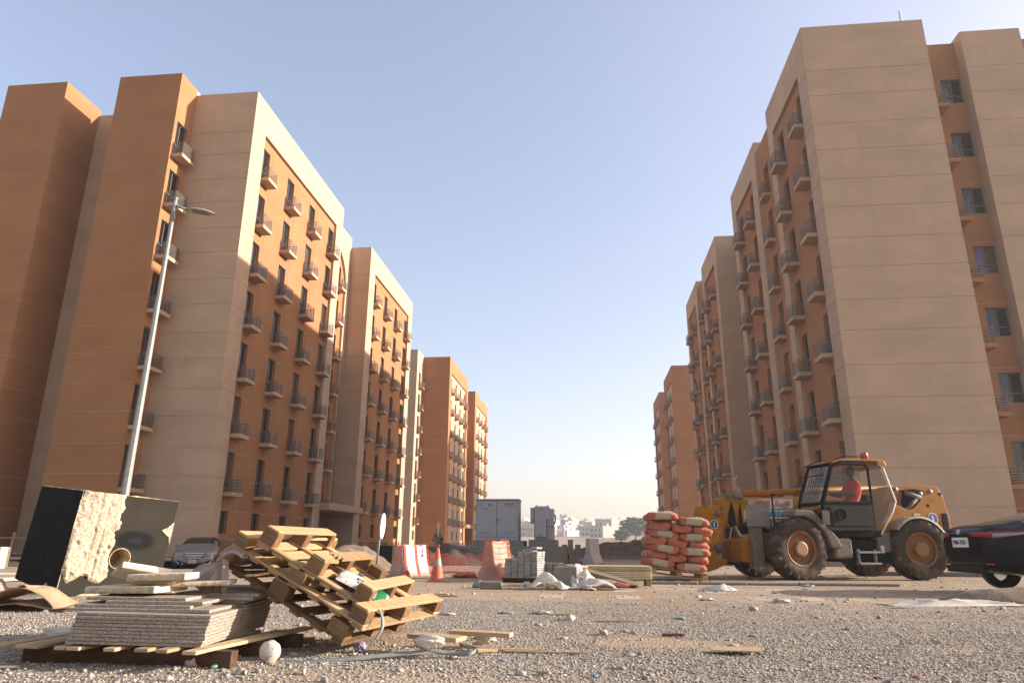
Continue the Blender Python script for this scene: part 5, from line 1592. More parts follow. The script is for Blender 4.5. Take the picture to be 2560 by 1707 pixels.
    b = MB(); b.tube([(3.02, y1 + .04, 1.56), (3.02, y1 + .075, 1.56)], .09, 12); b.tube([(3.1, y1 + .04, .72), (3.1, y1 + .08, .72)], .10, 12); b.build('pin_boss', MACHG, t, True)
    pz('carriage', [(3.36, 1.18), (3.60, 1.16), (3.66, .95), (3.64, .30), (3.50, .16), (3.28, .22), (3.02, .34), (2.98, .46), (3.22, .52), (3.34, .8)], -.75, .12, YEL, bev=.015)
    b = MB()
    for y in (-.60, -.05): b.cbox((3.55, y - .06, .10), (4.75, y + .06, .145), .01); b.cbox((3.60, y - .06, .10), (3.655, y + .06, .95), .01)
    b.build('fork', MACHD, t, M=T(0, 0, 0) @ Matrix.Translation((3.6, 0, .12)) @ RY(-.09) @ Matrix.Translation((-3.6, 0, -.12)))
    # crowd ram below boom nose and hoses
    b = MB(); b.tube([(2.62, y1 + .02, 1.25), (2.46, y1 + .02, .95), (2.36, y1 + .02, .62)], .055, 8); b.tube([(2.70, y1 + .05, 1.22), (2.80, y1 + .05, .9), (2.92, y1 + .05, .62)], .02, 6); b.build('tilt_ram', MACHG, t, True)
    # stabiliser legs and front axle frame
    pz('front_frame', [(2.78, .90), (2.78, .42), (2.45, .36), (2.05, .62), (2.05, 1.08), (2.3, 1.05)], -.60, .52, YEL)
    for y in (.62, -.78):
        b = MB(); b.cbox((2.30, y - .09, .30), (2.58, y + .09, 1.28), .015); b.build('stabiliser_leg', MACHG, t)
    b = MB(); b.cbox((2.12, .74, 1.22), (2.72, .78, 1.72), .01); b.build('steel_plate', simple('bare_steel_plate', (.24, .20, .165), .7, .2, .15), t)
    b = MB(); b.tube([(2.06, .86, .72), (2.06, .86, 1.98)], .022, 6); b.tube([(2.06, .86, .62), (2.06, .86, 1.05)], .04, 6); b.tube([(2.06, .86, 1.98), (1.95, .8, 1.98)], .02, 6); b.build('mirror_stay', MACHD, t)
    # lettering and stickers on the boom side (faces +y)
    ys = y1 + .004
    face = frame((0, 0, 0), (-1, 0, 0), (0, 0, 1), (0, 1, 0))
    rise = math.atan2(.23, 4.55)
    def plate(name, x0, z0, x1, z1, mat, y=ys, par=None):
        b = MB(); b.box((min(x0, x1), y, z0), (max(x0, x1), y + .004, z1)); return b.build(name, mat, par or t)
    b = MB(); b.prism([(2.16, 1.66), (2.16, 1.90), (.92, 1.955), (.92, 1.72)], ys, ys + .004); b.build('sign', simple('worn_white_sign', (.58, .48, .40), .8, dirt=(.45, .22, .1), dirt_amt=.35), t)
    for i, s_ in enumerate(('٠٥٠٥٨٨٦٩٨٢', '٠٥٩١٧٥٨٧٨٤', '٠٥٩٥٥٩٥٠٢٢')): lettering(s_, .10, RED, t, T(1.80, ys + .006, 1.855 - .07 * i) @ face @ RZ(.04))
    lettering('\ufead\ufe8e\ufea0\ufef3\ufefa\ufedf', .19, RED, t, T(1.22, ys + .006, 1.82) @ face @ RZ(.04))
    b = MB(); b.prism([(2.33, 1.42), (2.33, 1.62), (.9, 1.69), (.9, 1.47)], ys, ys + .004); b.build('phone_sign', LBLUE, t)
    lettering('CALL', .205, INK, t, T(1.50, ys + .006, 1.56) @ face @ RZ(.045))
    b = MB(); b.tube([(1.14, ys + .002, 1.575), (1.14, ys + .006, 1.575)], .085, 16); b.build('phone_emblem', BLUE, t)
    def roundel(x, y, z, R):
        b = MB(); b.tube([(x, y, z), (x, y + .006, z)], R, 24); o = b.build('number_sticker', WHITE, t)
        b = MB(); b.tube([(x, y + .006, z), (x, y + .009, z)], R * .88, 24); b.build('sticker_disc', BLUE, o)
        b = MB(); q = R * .5
        b.prism([(x - q * .22, z + q), (x + q * .5, z + q), (x + q * .5, z + q * .55), (x + q * .22, z + q * .55), (x + q * .22, z - q), (x - q * .22, z - q)], y + .009, y + .012); b.build('sticker_numeral', WHITE, o)
    roundel(3.16, y1 + .042, 1.29, .105)
    roundel(-2.58, .522, 1.47, .15)
    b = MB(); b.box((-2.24, .521, 1.42), (-2.03, .524, 1.62)); lg = b.build('logo_plate', INK, t)
    b = MB(); b.box((-2.225, .5242, 1.435), (-2.045, .526, 1.605)); b.build('logo_field', YELP, lg)
    lettering('JCB', .085, INK, lg, T(-2.135, .528, 1.52) @ face @ RZ(.35))
    plate('data_plate', -1.62, 1.30, -1.45, 1.44, WHITE, .522); plate('sticker', -1.62, 1.18, -1.52, 1.28, WHITE, .522)
    lettering('81', .06, INK, t, T(-1.57, .528, 1.23) @ face)
    b = MB(); b.tube([(-2.7, .45, 1.28), (-2.75, .5, 1.1), (-2.72, .45, .9)], .03, 6); b.build('hose', MACHD, t, True)
telehandler()

# ------------------------------------------------------------------ people
def person(name, label, M, joints, bones, mats_by_bone, head, group=None, cat='person', seed=0, extras=None):
    """joints: name -> (pos, radius); one skinned surface over the skeleton, head joined into it"""
    me = bpy.data.meshes.new('skeleton'); names = list(joints); ix = {n: i for i, n in enumerate(names)}
    me.from_pydata([joints[n][0] for n in names], [(ix[a], ix[b]) for a, b in bones], [])
    ob = bpy.data.objects.new('skeleton', me); COL.objects.link(ob)
    md = ob.modifiers.new('skin', 'SKIN'); md.use_smooth_shade = True
    sv = me.skin_vertices[0].data
    for n in names: sv[ix[n]].radius = (joints[n][1], joints[n][1] * (.8 if n in ('chest', 'belly', 'pelvis') else 1))
    sv[ix['pelvis']].use_root = True
    ob.modifiers.new('sub', 'SUBSURF').levels = 1; ob.modifiers['sub'].render_levels = 1
    dg = bpy.context.evaluated_depsgraph_get(); res = bpy.data.meshes.new_from_object(ob.evaluated_get(dg))
    bpy.data.objects.remove(ob)
    mats = []; 
    for m in mats_by_bone.values():
        if m not in mats: mats.append(m)
    for m in mats: res.materials.append(m)
    segs = [(a, b, Vector(joints[a][0]), Vector(joints[b][0])) for a, b in bones]
    for p in res.polygons:
        c = Vector(p.center); best = None
        for a, b, pa, pb in segs:
            d = pb - pa; f = max(0, min(1, (c - pa).dot(d) / max(d.length_squared, 1e-9))); dist = (c - pa - d * f).length
            if best is None or dist < best[0]: best = (dist, (a, b))
        p.material_index = mats.index(mats_by_bone.get(best[1], mats_by_bone['default'])); p.use_smooth = True
    t = thing(name, label, cat, M=M, group=group)
    put('body', res, t)
    hp, hr = head
    b = MB()
    def hf(u, v):
        th = 2 * math.pi * u; ph = math.pi * (v - .5)
        x = math.cos(ph) * math.cos(th); y = math.cos(ph) * math.sin(th); z = math.sin(ph)
        k = 1.0 + .10 * max(0, x) * (1 if z < 0 else .4)
        nose = .16 * math.exp(-((th if th < math.pi else th - 2 * math.pi) / .16) ** 2 - ((z + .05) / .2) ** 2)
        eye = -.07 * math.exp(-(((abs(th if th < math.pi else th - 2 * math.pi)) - .42) / .16) ** 2 - ((z - .1) / .12) ** 2)
        ear = .16 * math.exp(-((abs(abs(th if th < math.pi else th - 2 * math.pi) - 1.6)) / .14) ** 2 - (z / .2) ** 2)
        k += nose + eye
        return (hp[0] + hr * .95 * x * k, hp[1] + hr * .78 * y * (k + ear), hp[2] + hr * 1.18 * z)
    b.grid(hf, 28, 16); b.build('head', SKIN, t, True)
    h = MB(); h.grid(lambda u, v: (hp[0] - .012 + hr * 1.02 * math.cos(math.pi * (.5 * v + .02)) * math.cos(2 * math.pi * u) * (1.0 if math.cos(2 * math.pi * u) < .3 else .93), hp[1] + hr * .86 * math.cos(math.pi * (.5 * v + .02)) * math.sin(2 * math.pi * u), hp[2] + hr * (.12 + 1.14 * math.sin(math.pi * .5 * v))), 20, 8)
    h.build('hair', HAIR, t, True)
    return t

def driver():
    M = T(6.215, 19.17, 0) @ RZ(math.radians(196.1)) @ T(-.22, .80, 1.60) @ Matrix.Scale(1.12, 4)
    j = {'pelvis': ((0, 0, .10), .15), 'belly': ((0, 0, .28), .15), 'chest': ((.0, 0, .50), .17), 'neck': ((.01, 0, .70), .065), 'headbase': ((.02, 0, .78), .06),
         'ls': ((0, .17, .60), .085), 'le': ((.16, .26, .36), .058), 'lw': ((.42, .20, .36), .036), 'lh': ((.50, .18, .37), .034),
         'rs': ((0, -.17, .60), .085), 're': ((.16, -.24, .36), .058), 'rw': ((.44, -.16, .38), .036), 'rh': ((.53, -.13, .38), .034),
         'lk': ((.45, .14, .12), .085), 'lf': ((.5, .14, -.2), .055), 'rk': ((.45, -.14, .12), .085), 'rf': ((.5, -.14, -.2), .055)}
    bo = [('pelvis', 'belly'), ('belly', 'chest'), ('chest', 'neck'), ('neck', 'headbase'), ('chest', 'ls'), ('ls', 'le'), ('le', 'lw'), ('lw', 'lh'), ('chest', 'rs'), ('rs', 're'), ('re', 'rw'), ('rw', 'rh'), ('pelvis', 'lk'), ('lk', 'lf'), ('pelvis', 'rk'), ('rk', 'rf')]
    mb = {'default': SHIRT, ('le', 'lw'): SKIN, ('lw', 'lh'): SKIN, ('re', 'rw'): SKIN, ('rw', 'rh'): SKIN, ('neck', 'headbase'): SKIN, ('pelvis', 'lk'): CLOTH_G, ('lk', 'lf'): CLOTH_G, ('pelvis', 'rk'): CLOTH_G, ('rk', 'rf'): CLOTH_G}
    person('person', 'driver in a red shirt sitting in the cab of the telehandler', M, j, bo, mb, ((.03, 0, .885), .105))
driver()
def standing(label, loc, rz, shirt, trousers, bend=0.0, s=1.0):
    j = {'pelvis': ((0, 0, .95), .14), 'belly': ((.02, 0, 1.1), .135), 'chest': ((.04 + bend * .5, 0, 1.30), .16), 'neck': ((.05 + bend, 0, 1.48), .06), 'headbase': ((.06 + bend, 0, 1.54), .055),
         'ls': ((.04 + bend, .19, 1.40), .07), 'le': ((.08 + bend, .26, 1.12), .05), 'lw': ((.22 + bend, .24, .92), .035), 'lh': ((.25 + bend, .23, .84), .035),
         'rs': ((.04 + bend, -.19, 1.40), .07), 're': ((.02 + bend, -.27, 1.12), .05), 'rw': ((.12 + bend, -.26, .90), .035), 'rh': ((.14 + bend, -.25, .82), .035),
         'lk': ((.06, .10, .50), .075), 'lf': ((-.02, .11, .08), .05), 'lt': ((.12, .12, .04), .04), 'rk': ((.04, -.10, .50), .075), 'rf': ((.02, -.11, .08), .05), 'rt': ((.16, -.12, .04), .04)}
    bo = [('pelvis', 'belly'), ('belly', 'chest'), ('chest', 'neck'), ('neck', 'headbase'), ('chest', 'ls'), ('ls', 'le'), ('le', 'lw'), ('lw', 'lh'), ('chest', 'rs'), ('rs', 're'), ('re', 'rw'), ('rw', 'rh'), ('pelvis', 'lk'), ('lk', 'lf'), ('lf', 'lt'), ('pelvis', 'rk'), ('rk', 'rf'), ('rf', 'rt')]
    mb = {'default': shirt}
    for k in (('pelvis', 'lk'), ('lk', 'lf'), ('pelvis', 'rk'), ('rk', 'rf')): mb[k] = trousers
    for k in (('lw', 'lh'), ('rw', 'rh'), ('neck', 'headbase')): mb[k] = SKIN
    for k in (('lf', 'lt'), ('rf', 'rt')): mb[k] = BLACK
    person('person', label, T(*loc) @ RZ(rz) @ Matrix.Scale(s, 4), j, bo, mb, ((.075 + bend, 0, 1.64), .105))
standing('worker in grey clothes standing on the heap at the far left building', (-10.6, 50.0, .02), 2.2, CLOTH_G, CLOTH_G)
standing('worker in a maroon shirt bending down behind the net', (-9.4, 45.0, -.62), 1.0, CLOTH_M, CLOTH_G, .12)
standing('worker in white clothes behind the left end of the grey concrete base', (-6.6, 44.0, -.62), -2.0, CLOTH_W, CLOTH_W)

# ------------------------------------------------------------------ cars
def car(label, loc, rz, paint, kind):
    t = thing('parked_car', label, 'car', loc, rz)
    S = [(-2.44, .50, .86, .90, .60, .52), (-2.41, .36, .95, 1.03, .74, .62), (-2.28, .33, .99, 1.125, .85, .66), (-2.0, .30, 1.0, 1.15, .905, .68), (-1.78, .27, 1.01, 1.18, .92, .66), (-1.2, .22, 1.02, 1.36, .92, .60), (-.5, .2, 1.01, 1.44, .92, .58), (.2, .2, 1.0, 1.435, .92, .58), (.65, .2, .985, 1.36, .92, .59), (1.1, .2, .96, 1.12, .915, .64), (1.45, .2, .93, 1.02, .91, .68), (1.9, .22, .86, .95, .89, .68), (2.2, .25, .76, .87, .84, .64), (2.37, .28, .66, .76, .74, .56), (2.44, .36, .58, .64, .60, .48)]
    b = MB(); ns = len(S)
    ring = []
    for (x, zb, zs, zt, w, wt) in S:
        half = [(0, zb), (w * .8, zb), (w * .97, zb + .10), (w, (zb + zs) * .52), (w * .985, zs - .05), (w * .95, zs), (wt + (.04 if zt - zs > .2 else 0), zt - .045), (wt * .85, zt - .008), (0, zt)]
        full = [(-y, z) for y, z in half[1:-1]][::-1]
        ring.append([(x, y, z) for y, z in half] + [(x, y, z) for y, z in full])
    m = len(ring[0])
    for rg in ring: b.v += rg
    for i in range(ns - 1):
        xm = (S[i][0] + S[i + 1][0]) / 2
        for k in range(m):
            mi = 0
            side = k in (5, m - 6)
            top = k in (6, 7, m - 8, m - 7)
            if side and -1.6 < xm < .95: mi = 1
            if top and (-1.8 < xm < -.8 or .4 < xm < 1.1): mi = 1
            if side and (-1.9 < xm < -1.4 or .9 < xm < 1.1): mi = 0
            b.f.append((i * m + k, (i + 1) * m + k, (i + 1) * m + (k + 1) % m, i * m + (k + 1) % m)); b.m.append(mi)
    b.f.append(tuple(range(m))); b.m.append(0); b.f.append(tuple(range((ns - 1) * m, ns * m))[::-1]); b.m.append(0)
    o = b.build('body', [paint, CARGLASS], t, True)
    bm = bmesh.new(); bm.from_mesh(o.data); bmesh.ops.recalc_face_normals(bm, faces=bm.faces); bm.to_mesh(o.data); bm.free()
    sd = o.modifiers.new('smooth', 'SUBSURF'); sd.levels = 2; sd.render_levels = 2
    for x in (-1.42, 1.42):
        for s in (-1, 1):
            w = put('wheel', None, t, T(x, s * .80, .33)); q = MB(); R = .33
            q.lathe([(R * .62, -.1), (R * .9, -.11), (R, -.08), (R, .08), (R * .9, .11), (R * .62, .1)], 28, 0, None, 'y'); q.build('tyre', MATS['black_plastic'], w, True)
            q = MB(); q.lathe([(R * .64, s * .06), (R * .6, s * .02), (.02, s * .02)], 24, 0, None, 'y')
            for k in range(10):
                a = k * .628; q.add([Vector((R * r_ * math.sin(a + d), s * .10, R * r_ * math.cos(a + d))) for r_, d in ((.1, -.3), (.1, .3), (.63, .09), (.63, -.09))], [(0, 1, 2, 3)])
            q.build('rim', CHROME if kind == 'rear' else STEEL, w)
            q = MB(); q.lathe([(.40, -.02), (.40, .02)], 24, 0, None, 'y'); 
            arch = MB(); arch.tube([(x + .37 * math.cos(a * math.pi / 16), s * .905, .34 + .37 * math.sin(a * math.pi / 16)) for a in range(17)], .03, 6); arch.build('wheel_arch', MATS['black_plastic'], t, True)
    return t
def hug(t, name, pts, mat, off=.012, par=None):
    """strip panel through (x,y,z0,z1) stations"""
    b = MB()
    for i, (x, y, z0, z1) in enumerate(pts): b.v += [(x, y, z0), (x, y, z1)]
    for i in range(len(pts) - 1): b.f.append((2 * i, 2 * i + 2, 2 * i + 3, 2 * i + 1)); b.m.append(0)
    o = b.build(name, mat, par or t, True)
    md = o.modifiers.new('thick', 'SOLIDIFY'); md.thickness = .03; md.offset = 0
    return o
BLACKPAINT = simple('black_car_paint', (.006, .006, .009), .15, 0, .05, 2, spec=.12)
SILVER = simple('dusty_silver_paint', (.34, .335, .32), .38, .45, .08, 3, dirt=(.36, .28, .20), dirt_amt=.3, dirt_scale=2)
LAMPR = simple('tail_lamp_red', (.45, .02, .025), .15); LAMPC = simple('clear_lamp', (.40, .30, .26), .2, .1)
def black_car():
    t = car('black sedan seen from behind, cut by the right edge, behind the telehandler tail', (9.13, 13.78, .05), math.radians(1.0), BLACKPAINT, 'rear')
    for s in (-1, 1):
        hug(t, 'tail_light', [(-2.462, s * .36, .925, .975), (-2.45, s * .52, .915, .985), (-2.41, s * .66, .90, .99), (-2.34, s * .78, .89, .995)], LAMPR)
        hug(t, 'tail_light_lens', [(-2.33, s * .785, .89, .975), (-2.2, s * .885, .905, .98), (-1.95, s * .925, .94, .985), (-1.78, s * .93, .972, .99)], LAMPC)
        hug(t, 'tail_light_trim', [(-2.33, s * .79, .978, 1.0), (-2.2, s * .89, .982, 1.002), (-1.95, s * .93, .986, 1.0), (-1.78, s * .935, .990, .998)], LAMPR)
        hug(t, 'reflector', [(-2.42, s * .64, .44, .475), (-2.37, s * .78, .445, .48)], LAMPR)
    b = MB(); b.cbox((-2.475, -.26, .73), (-2.45, .26, .90), .006); p = b.build('number_plate', WHITE, t)
    lettering('9286 TKD', .10, INK, p, frame((-2.480, 0, .815), (0, -1, 0), (0, 0, 1), (-1, 0, 0)))
    b = MB()
    for rx_, rz_ in ((.062, .042), (.024, .040), (.048, .016)):
        b.tube([(-2.47, rx_ * math.cos(a * .2618), 1.0 + rz_ * math.sin(a * .2618) + (.012 if rx_ == .048 else 0)) for a in range(25)], .006, 5)
    b.build('emblem', CHROME, t, True)
    b = MB(); b.cbox((-2.46, -.62, .30), (-2.40, .62, .42), .02); b.build('bumper_insert', MATS['black_plastic'], t)
black_car()
def silver_car():
    t = car('dusty silver sedan facing the viewer, half hidden by the broken concrete block', (-17.35, 30.9, -.42), math.radians(-67), SILVER, 'front')
    for s in (-1, 1):
        hug(t, 'headlight', [(2.42, s * .42, .60, .72), (2.39, s * .58, .595, .755), (2.30, s * .74, .60, .775), (2.16, s * .82, .64, .785)], LAMPC)
        hug(t, 'fog_recess', [(2.44, s * .46, .33, .40), (2.40, s * .62, .31, .47), (2.33, s * .73, .32, .50)], MATS['black_plastic'])
        hug(t, 'bumper_trim', [(2.46, s * .40, .29, .32), (2.42, s * .58, .33, .36), (2.37, s * .72, .45, .48)], CHROME)
        b = MB(); b.cbox((.72, s * .94 - .07, .98), (.84, s * .94 + .07, 1.10), .03); b.build('mirror', SILVER, t)
    b = MB(); b.prism([(-.40, .74), (.40, .74), (.33, .55), (.22, .50), (-.22, .50), (-.33, .55)], 2.415, 2.46, axis='x'); g = b.build('grille', MATS['black_plastic'], t)
    for k, w in enumerate((.40, .37, .34, .30)):
        b = MB(); b.cbox((2.455, -w, .735 - .062 * k - .012), (2.485, w, .735 - .062 * k + .014), .008); b.build('grille_bar', CHROME, g)
    b = MB(); b.tube([(2.50, .085 * math.cos(a * .2618), .64 + .048 * math.sin(a * .2618)) for a in range(25)], .009, 5); em = b.build('emblem', CHROME, t, True)
    lettering('H', .085, CHROME, em, frame((2.505, 0, .64), (0, 1, .25), (0, -.2, 1), (1, 0, 0)))
    b = MB(); b.cbox((2.465, -.22, .34), (2.49, .12, .50), .006); b.build('number_plate', simple('dusty_plate', (.55, .50, .42), .7), t)
    b = MB(); b.cbox((2.40, -.60, .27), (2.47, .60, .34), .02); b.build('air_intake', MATS['black_plastic'], t)
silver_car()

# ------------------------------------------------------------------ signs, poles, fence, box
def leaf_sign(label, x, y, ztop, R, rz, tilt, zb=0.0):
    t = thing('road_sign', label, 'road sign', M=T(x, y, zb) @ RX(0) @ RY(tilt))
    b = MB(); b.tube([(0, 0, -.1), (0, 0, ztop - .02)], .03, 8); b.build('post', STEEL, t, True)
    b = MB(); b.lathe([(0, -.012), (R, -.012), (R, .012), (0, .012)], 28, 0, T(.05, 0, ztop - R) @ RZ(rz) @ RY(math.pi / 2)); b.build('disc', WHITE, t)
leaf_sign('round white road sign seen nearly edge-on behind the tilted pallets', -5.98, 20.0, 1.62, .36, 0.10, .06)
leaf_sign('round white road sign seen nearly edge-on before the far brown building', -8.5, 40.0, 1.85, .42, 0.08, .0, .1)
def poles():
    for lab, x, y, h, r_, tl in (('thin leaning white pole at the corner of the left building entrance', -11.95, 30, 2.25, .055, .0), ('thin grey pole before the second half of the left building', -9.4, 40, 1.6, .035, -.02)):
        b = MB(); b.tube([(0, 0, -.3), (.02, 0, h)], [r_ * 1.2, r_ * .55], 8)
        tag(b.build('pole', STEEL, None, True, T(x, y, 0) @ RY(tl)), lab, 'pole')
    t = thing('railing_fence', 'dark railing fence at the far left edge, behind the black concrete block', 'fence', (-21.2, 24.0, -.2), .05)
    for k in range(4):
        b = MB(); b.cbox((-.035, -.035, 0), (.035, .035, 1.28), .005); b.build('post', RAIL, t, M=T(-2.6 + 1.0 * k, 0, 0) @ RY(.03))
    for z in (1.06, .52): 
        b = MB(); b.cbox((-3.2, -.02, z), (1.0, .02, z + .045), .005); b.build('rail', RAIL, t)
    b = MB(); b.cbox((-.26, -.2, 0), (.26, .2, .72), .02); tag(b.build('black_box', BLACK, M=T(-6.85, 24, -.02) @ RZ(.1)), 'black box standing behind the round sign and the barrier', 'box')
    for i, (lab, x, y, z, w, d, h, rz) in enumerate((('upright cream marble block at the left edge', -12.65, 14.2, .22, .5, .3, .44, .1), ('flat cream marble slab under the block at the left edge', -12.2, 13.9, .08, 1.2, .6, .06, .12), ('lowest cream marble slab at the left edge', -12.1, 13.6, .02, 1.3, .6, .06, -.08))):
        b = MB(); b.cbox((-w / 2, -d / 2, 0), (w / 2, d / 2, h), .012); tag(b.build('marble_slab', MARBLE, M=T(x, y, z) @ RZ(rz)), lab, 'stone slab')
    for i, (x, y, s) in enumerate(((-16.1, 34.2, .45), (-15.2, 34.6, .3), (-14.8, 34.0, .25))):
        b = MB(); b.cbox((-s / 2, -s / 2, 0), (s / 2, s / 2, s * .9), .02, jit=.02); tag(b.build('broken_block', BLOCKBR, M=T(x, y, -.1) @ RZ(i)), ('largest broken block at the corner of the left building', 'middle-sized broken block at the corner of the left building', 'smallest broken block at the corner of the left building')[i], 'broken block')
poles()

# ------------------------------------------------------------------ things lying about the pallets
def bands():
    b = MB()
    def band(path, w=.03, t=.0015):
        P = [Vector(p) for p in path]
        # smooth by Catmull-Rom
        Q = []
        for i in range(len(P) - 1):
            p0, p1, p2, p3 = P[max(i - 1, 0)], P[i], P[i + 1], P[min(i + 2, len(P) - 1)]
            for k in range(8):
                s = k / 8; Q.append(.5 * ((2 * p1) + (p2 - p0) * s + (2 * p0 - 5 * p1 + 4 * p2 - p3) * s * s + (3 * p1 - p0 - 3 * p2 + p3) * s ** 3))
        Q.append(P[-1]); return Q
    def strip(Q, wv, mb):
        for i, p in enumerate(Q):
            w = Vector(wv(i / (len(Q) - 1))); mb.v += [tuple(p - w), tuple(p + w)]
        for i in range(len(Q) - 1): mb.f.append((2 * i, 2 * i + 2, 2 * i + 3, 2 * i + 1)); mb.m.append(0)
    q = band([(-2.35, 5.02, .03), (-1.95, 4.98, .02), (-1.62, 5.05, .05), (-1.47, 5.12, .20), (-1.50, 5.18, .33), (-1.60, 5.25, .36)])
    q2 = band([(-2.2, 4.86, .025), (-1.9, 4.86, .03), (-1.6, 4.97, .045), (-1.25, 5.15, .06), (-.98, 5.28, .05)])
    q3 = band([(-1.2, 5.2, .09), (-1.0, 5.25, .05), (-.85, 5.22, .055), (-.82, 5.32, .075), (-.95, 5.38, .09)])
    for q_, lab in ((q, 'grey steel strapping band looping up over the lowest tilted pallet'), (q2, 'long grey strapping band lying on the gravel below the pallets'), (q3, 'short curled strapping band at the right foot of the pallets')):
        m = MB(); strip(q_, lambda s: (.0, .010, .012) if q_ is not q else (.012 * math.sin(s * 3), .006, .013 * math.cos(s * 3) + .004), m)
        o = m.build('strapping_band', STEEL, None, True); md = o.modifiers.new('t', 'SOLIDIFY'); md.thickness = .002; tag(o, lab, 'strapping band')
bands()
def crumple(name, label, cat, c, r, mat, seed, sq=(1, 1, 1), sub=4, amp=.5, M=None):
    bm = bmesh.new(); bmesh.ops.create_icosphere(bm, subdivisions=sub, radius=1)
    for v_ in bm.verts:
        p = v_.co; n = 0
        for s in (1.6, 3.7, 7.5): n += (abs(float(vnoise(p.x * s + seed, p.y * s + p.z * s * 1.7 + seed)) - .5) - .25) / (s ** .6)
        v_.co = Vector((p.x * sq[0], p.y * sq[1], p.z * sq[2])) * r * (1 + amp * n * 2)
    me = bpy.data.meshes.new(name); bm.to_mesh(me); bm.free(); me.materials.append(mat)
    me.polygons.foreach_set('use_smooth', [True] * len(me.polygons))
    return tag(put(name, me, None, T(*c) if M is None else M), label, cat)
crumple('plastic_bag', 'tied white plastic bag standing on the gravel beside the dark beam', 'bag', (-2.17, 4.90, .085), .075, FILM, 2.0, (1, .85, .95), amp=.09)
crumple('plastic_bag', 'lilac crumpled wrapper in the shade below the pallets', 'wrapper', (-1.68, 5.35, .06), .05, simple('lilac_paper', (.42, .36, .46), .8), 5.0)
crumple('plastic_bag', 'dusty translucent bag squeezed under the lower pallet corner', 'bag', (-1.15, 5.22, .13), .085, FILM, 8.0, (1.5, .8, .6))
crumple('plastic_bag', 'clump of torn white plastic to the right of the pallets', 'bag', (-.83, 5.85, .07), .085, FILM, 11.0, (1.2, .8, .6), amp=.8)
crumple('paper_scrap', 'crumpled pale paper at the end of the dark pallet beam', 'paper', (-2.42, 4.75, .04), .055, simple('dirty_paper', (.52, .43, .33), .9), 14.0, (1.4, .9, .6), amp=.8)
crumple('plastic_bag', 'white and red plastic bag left of the granite stack', 'bag', (-4.45, 5.85, .05), .12, FILM, 17.0, (1.6, .8, .45))
def printed_bag():
    # lies inside the top pallet; local frame of that pallet
    s = Vector((.884, -.012, -.466)).normalized(); k = Vector((.013, 1, 0)); k = (k - s * s.dot(k)).normalized(); n = s.cross(k)
    M = frame(P1, s, k, n)
    t = thing('printed_bag', 'white printed plastic rice bag with red and green bands lying in the top pallet', 'bag', M=M @ T(.80, .36, .045) @ RZ(.30) @ Matrix.Scale(.82, 4))
    mt, nt, bs = new_mat('printed_bag_film'); v = coords(nt, 'obj'); sp = nt.nodes.new('ShaderNodeSeparateXYZ'); lk(nt, v, sp.inputs[0])
    c = mixc(nt, ramp(nt, noise(nt, v, 9, 4), (.3, 0.0), (.7, 1.0)), (.58, .52, .45), (.72, .67, .60))
    def stripe(c, a, b, col):
        sh = nt.nodes.new('ShaderNodeMapRange'); sh.inputs[1].default_value = -.5; sh.inputs[2].default_value = .5; lk(nt, sp.outputs[0], sh.inputs[0])
        n_ = nt.nodes.new('ShaderNodeValToRGB'); n_.color_ramp.interpolation = 'CONSTANT'; e = n_.color_ramp.elements
        e[0].position = 0; e[0].color = (0, 0, 0, 1); e[1].position = a + .5; e[1].color = (1, 1, 1, 1); q = e.new(b + .5); q.color = (0, 0, 0, 1)
        lk(nt, sh.outputs[0], n_.inputs[0]); return mixc(nt, n_.outputs[0], c, col)
    c = stripe(c, .10, .125, (.5, .03, .03)); c = stripe(c, .140, .24, (.02, .24, .09)); c = stripe(c, .245, .27, (.45, .75, .62))
    lk(nt, c, bs.inputs['Base Color']); bs.inputs['Roughness'].default_value = .4; bump(nt, bs, noise(nt, v, 18, 3, .5, 1), .5, .02)
    b = MB()
    def fn(u, v_):
        x = (u - .5) * .54; y = (v_ - .5) * .42
        e = max(0, (1 - (2 * u - 1) ** 4) * (1 - (2 * v_ - 1) ** 4)) ** .5
        return (x + .03 * float(fbm(v_ * 4, u * 3, 2)), y, .045 * e + .06 * e * (float(fbm(u * 3.3 + 2, v_ * 3.3, 3)) - .4) + .02)
    b.grid(fn, 30, 24); b.build('film', mt, t, True)
    fr = frame((0, 0, 0), (.96, -.28, 0), (.28, .96, 0), (0, 0, 1))
    lettering('SIMA', .062, simple('dark_green_print', (.06, .09, .06), .6), t, T(-.02, -.06, .083) @ RX(.1))
    lettering('Rice', .05, RED, t, T(-.03, -.13, .070) @ RX(.25))
printed_bag()
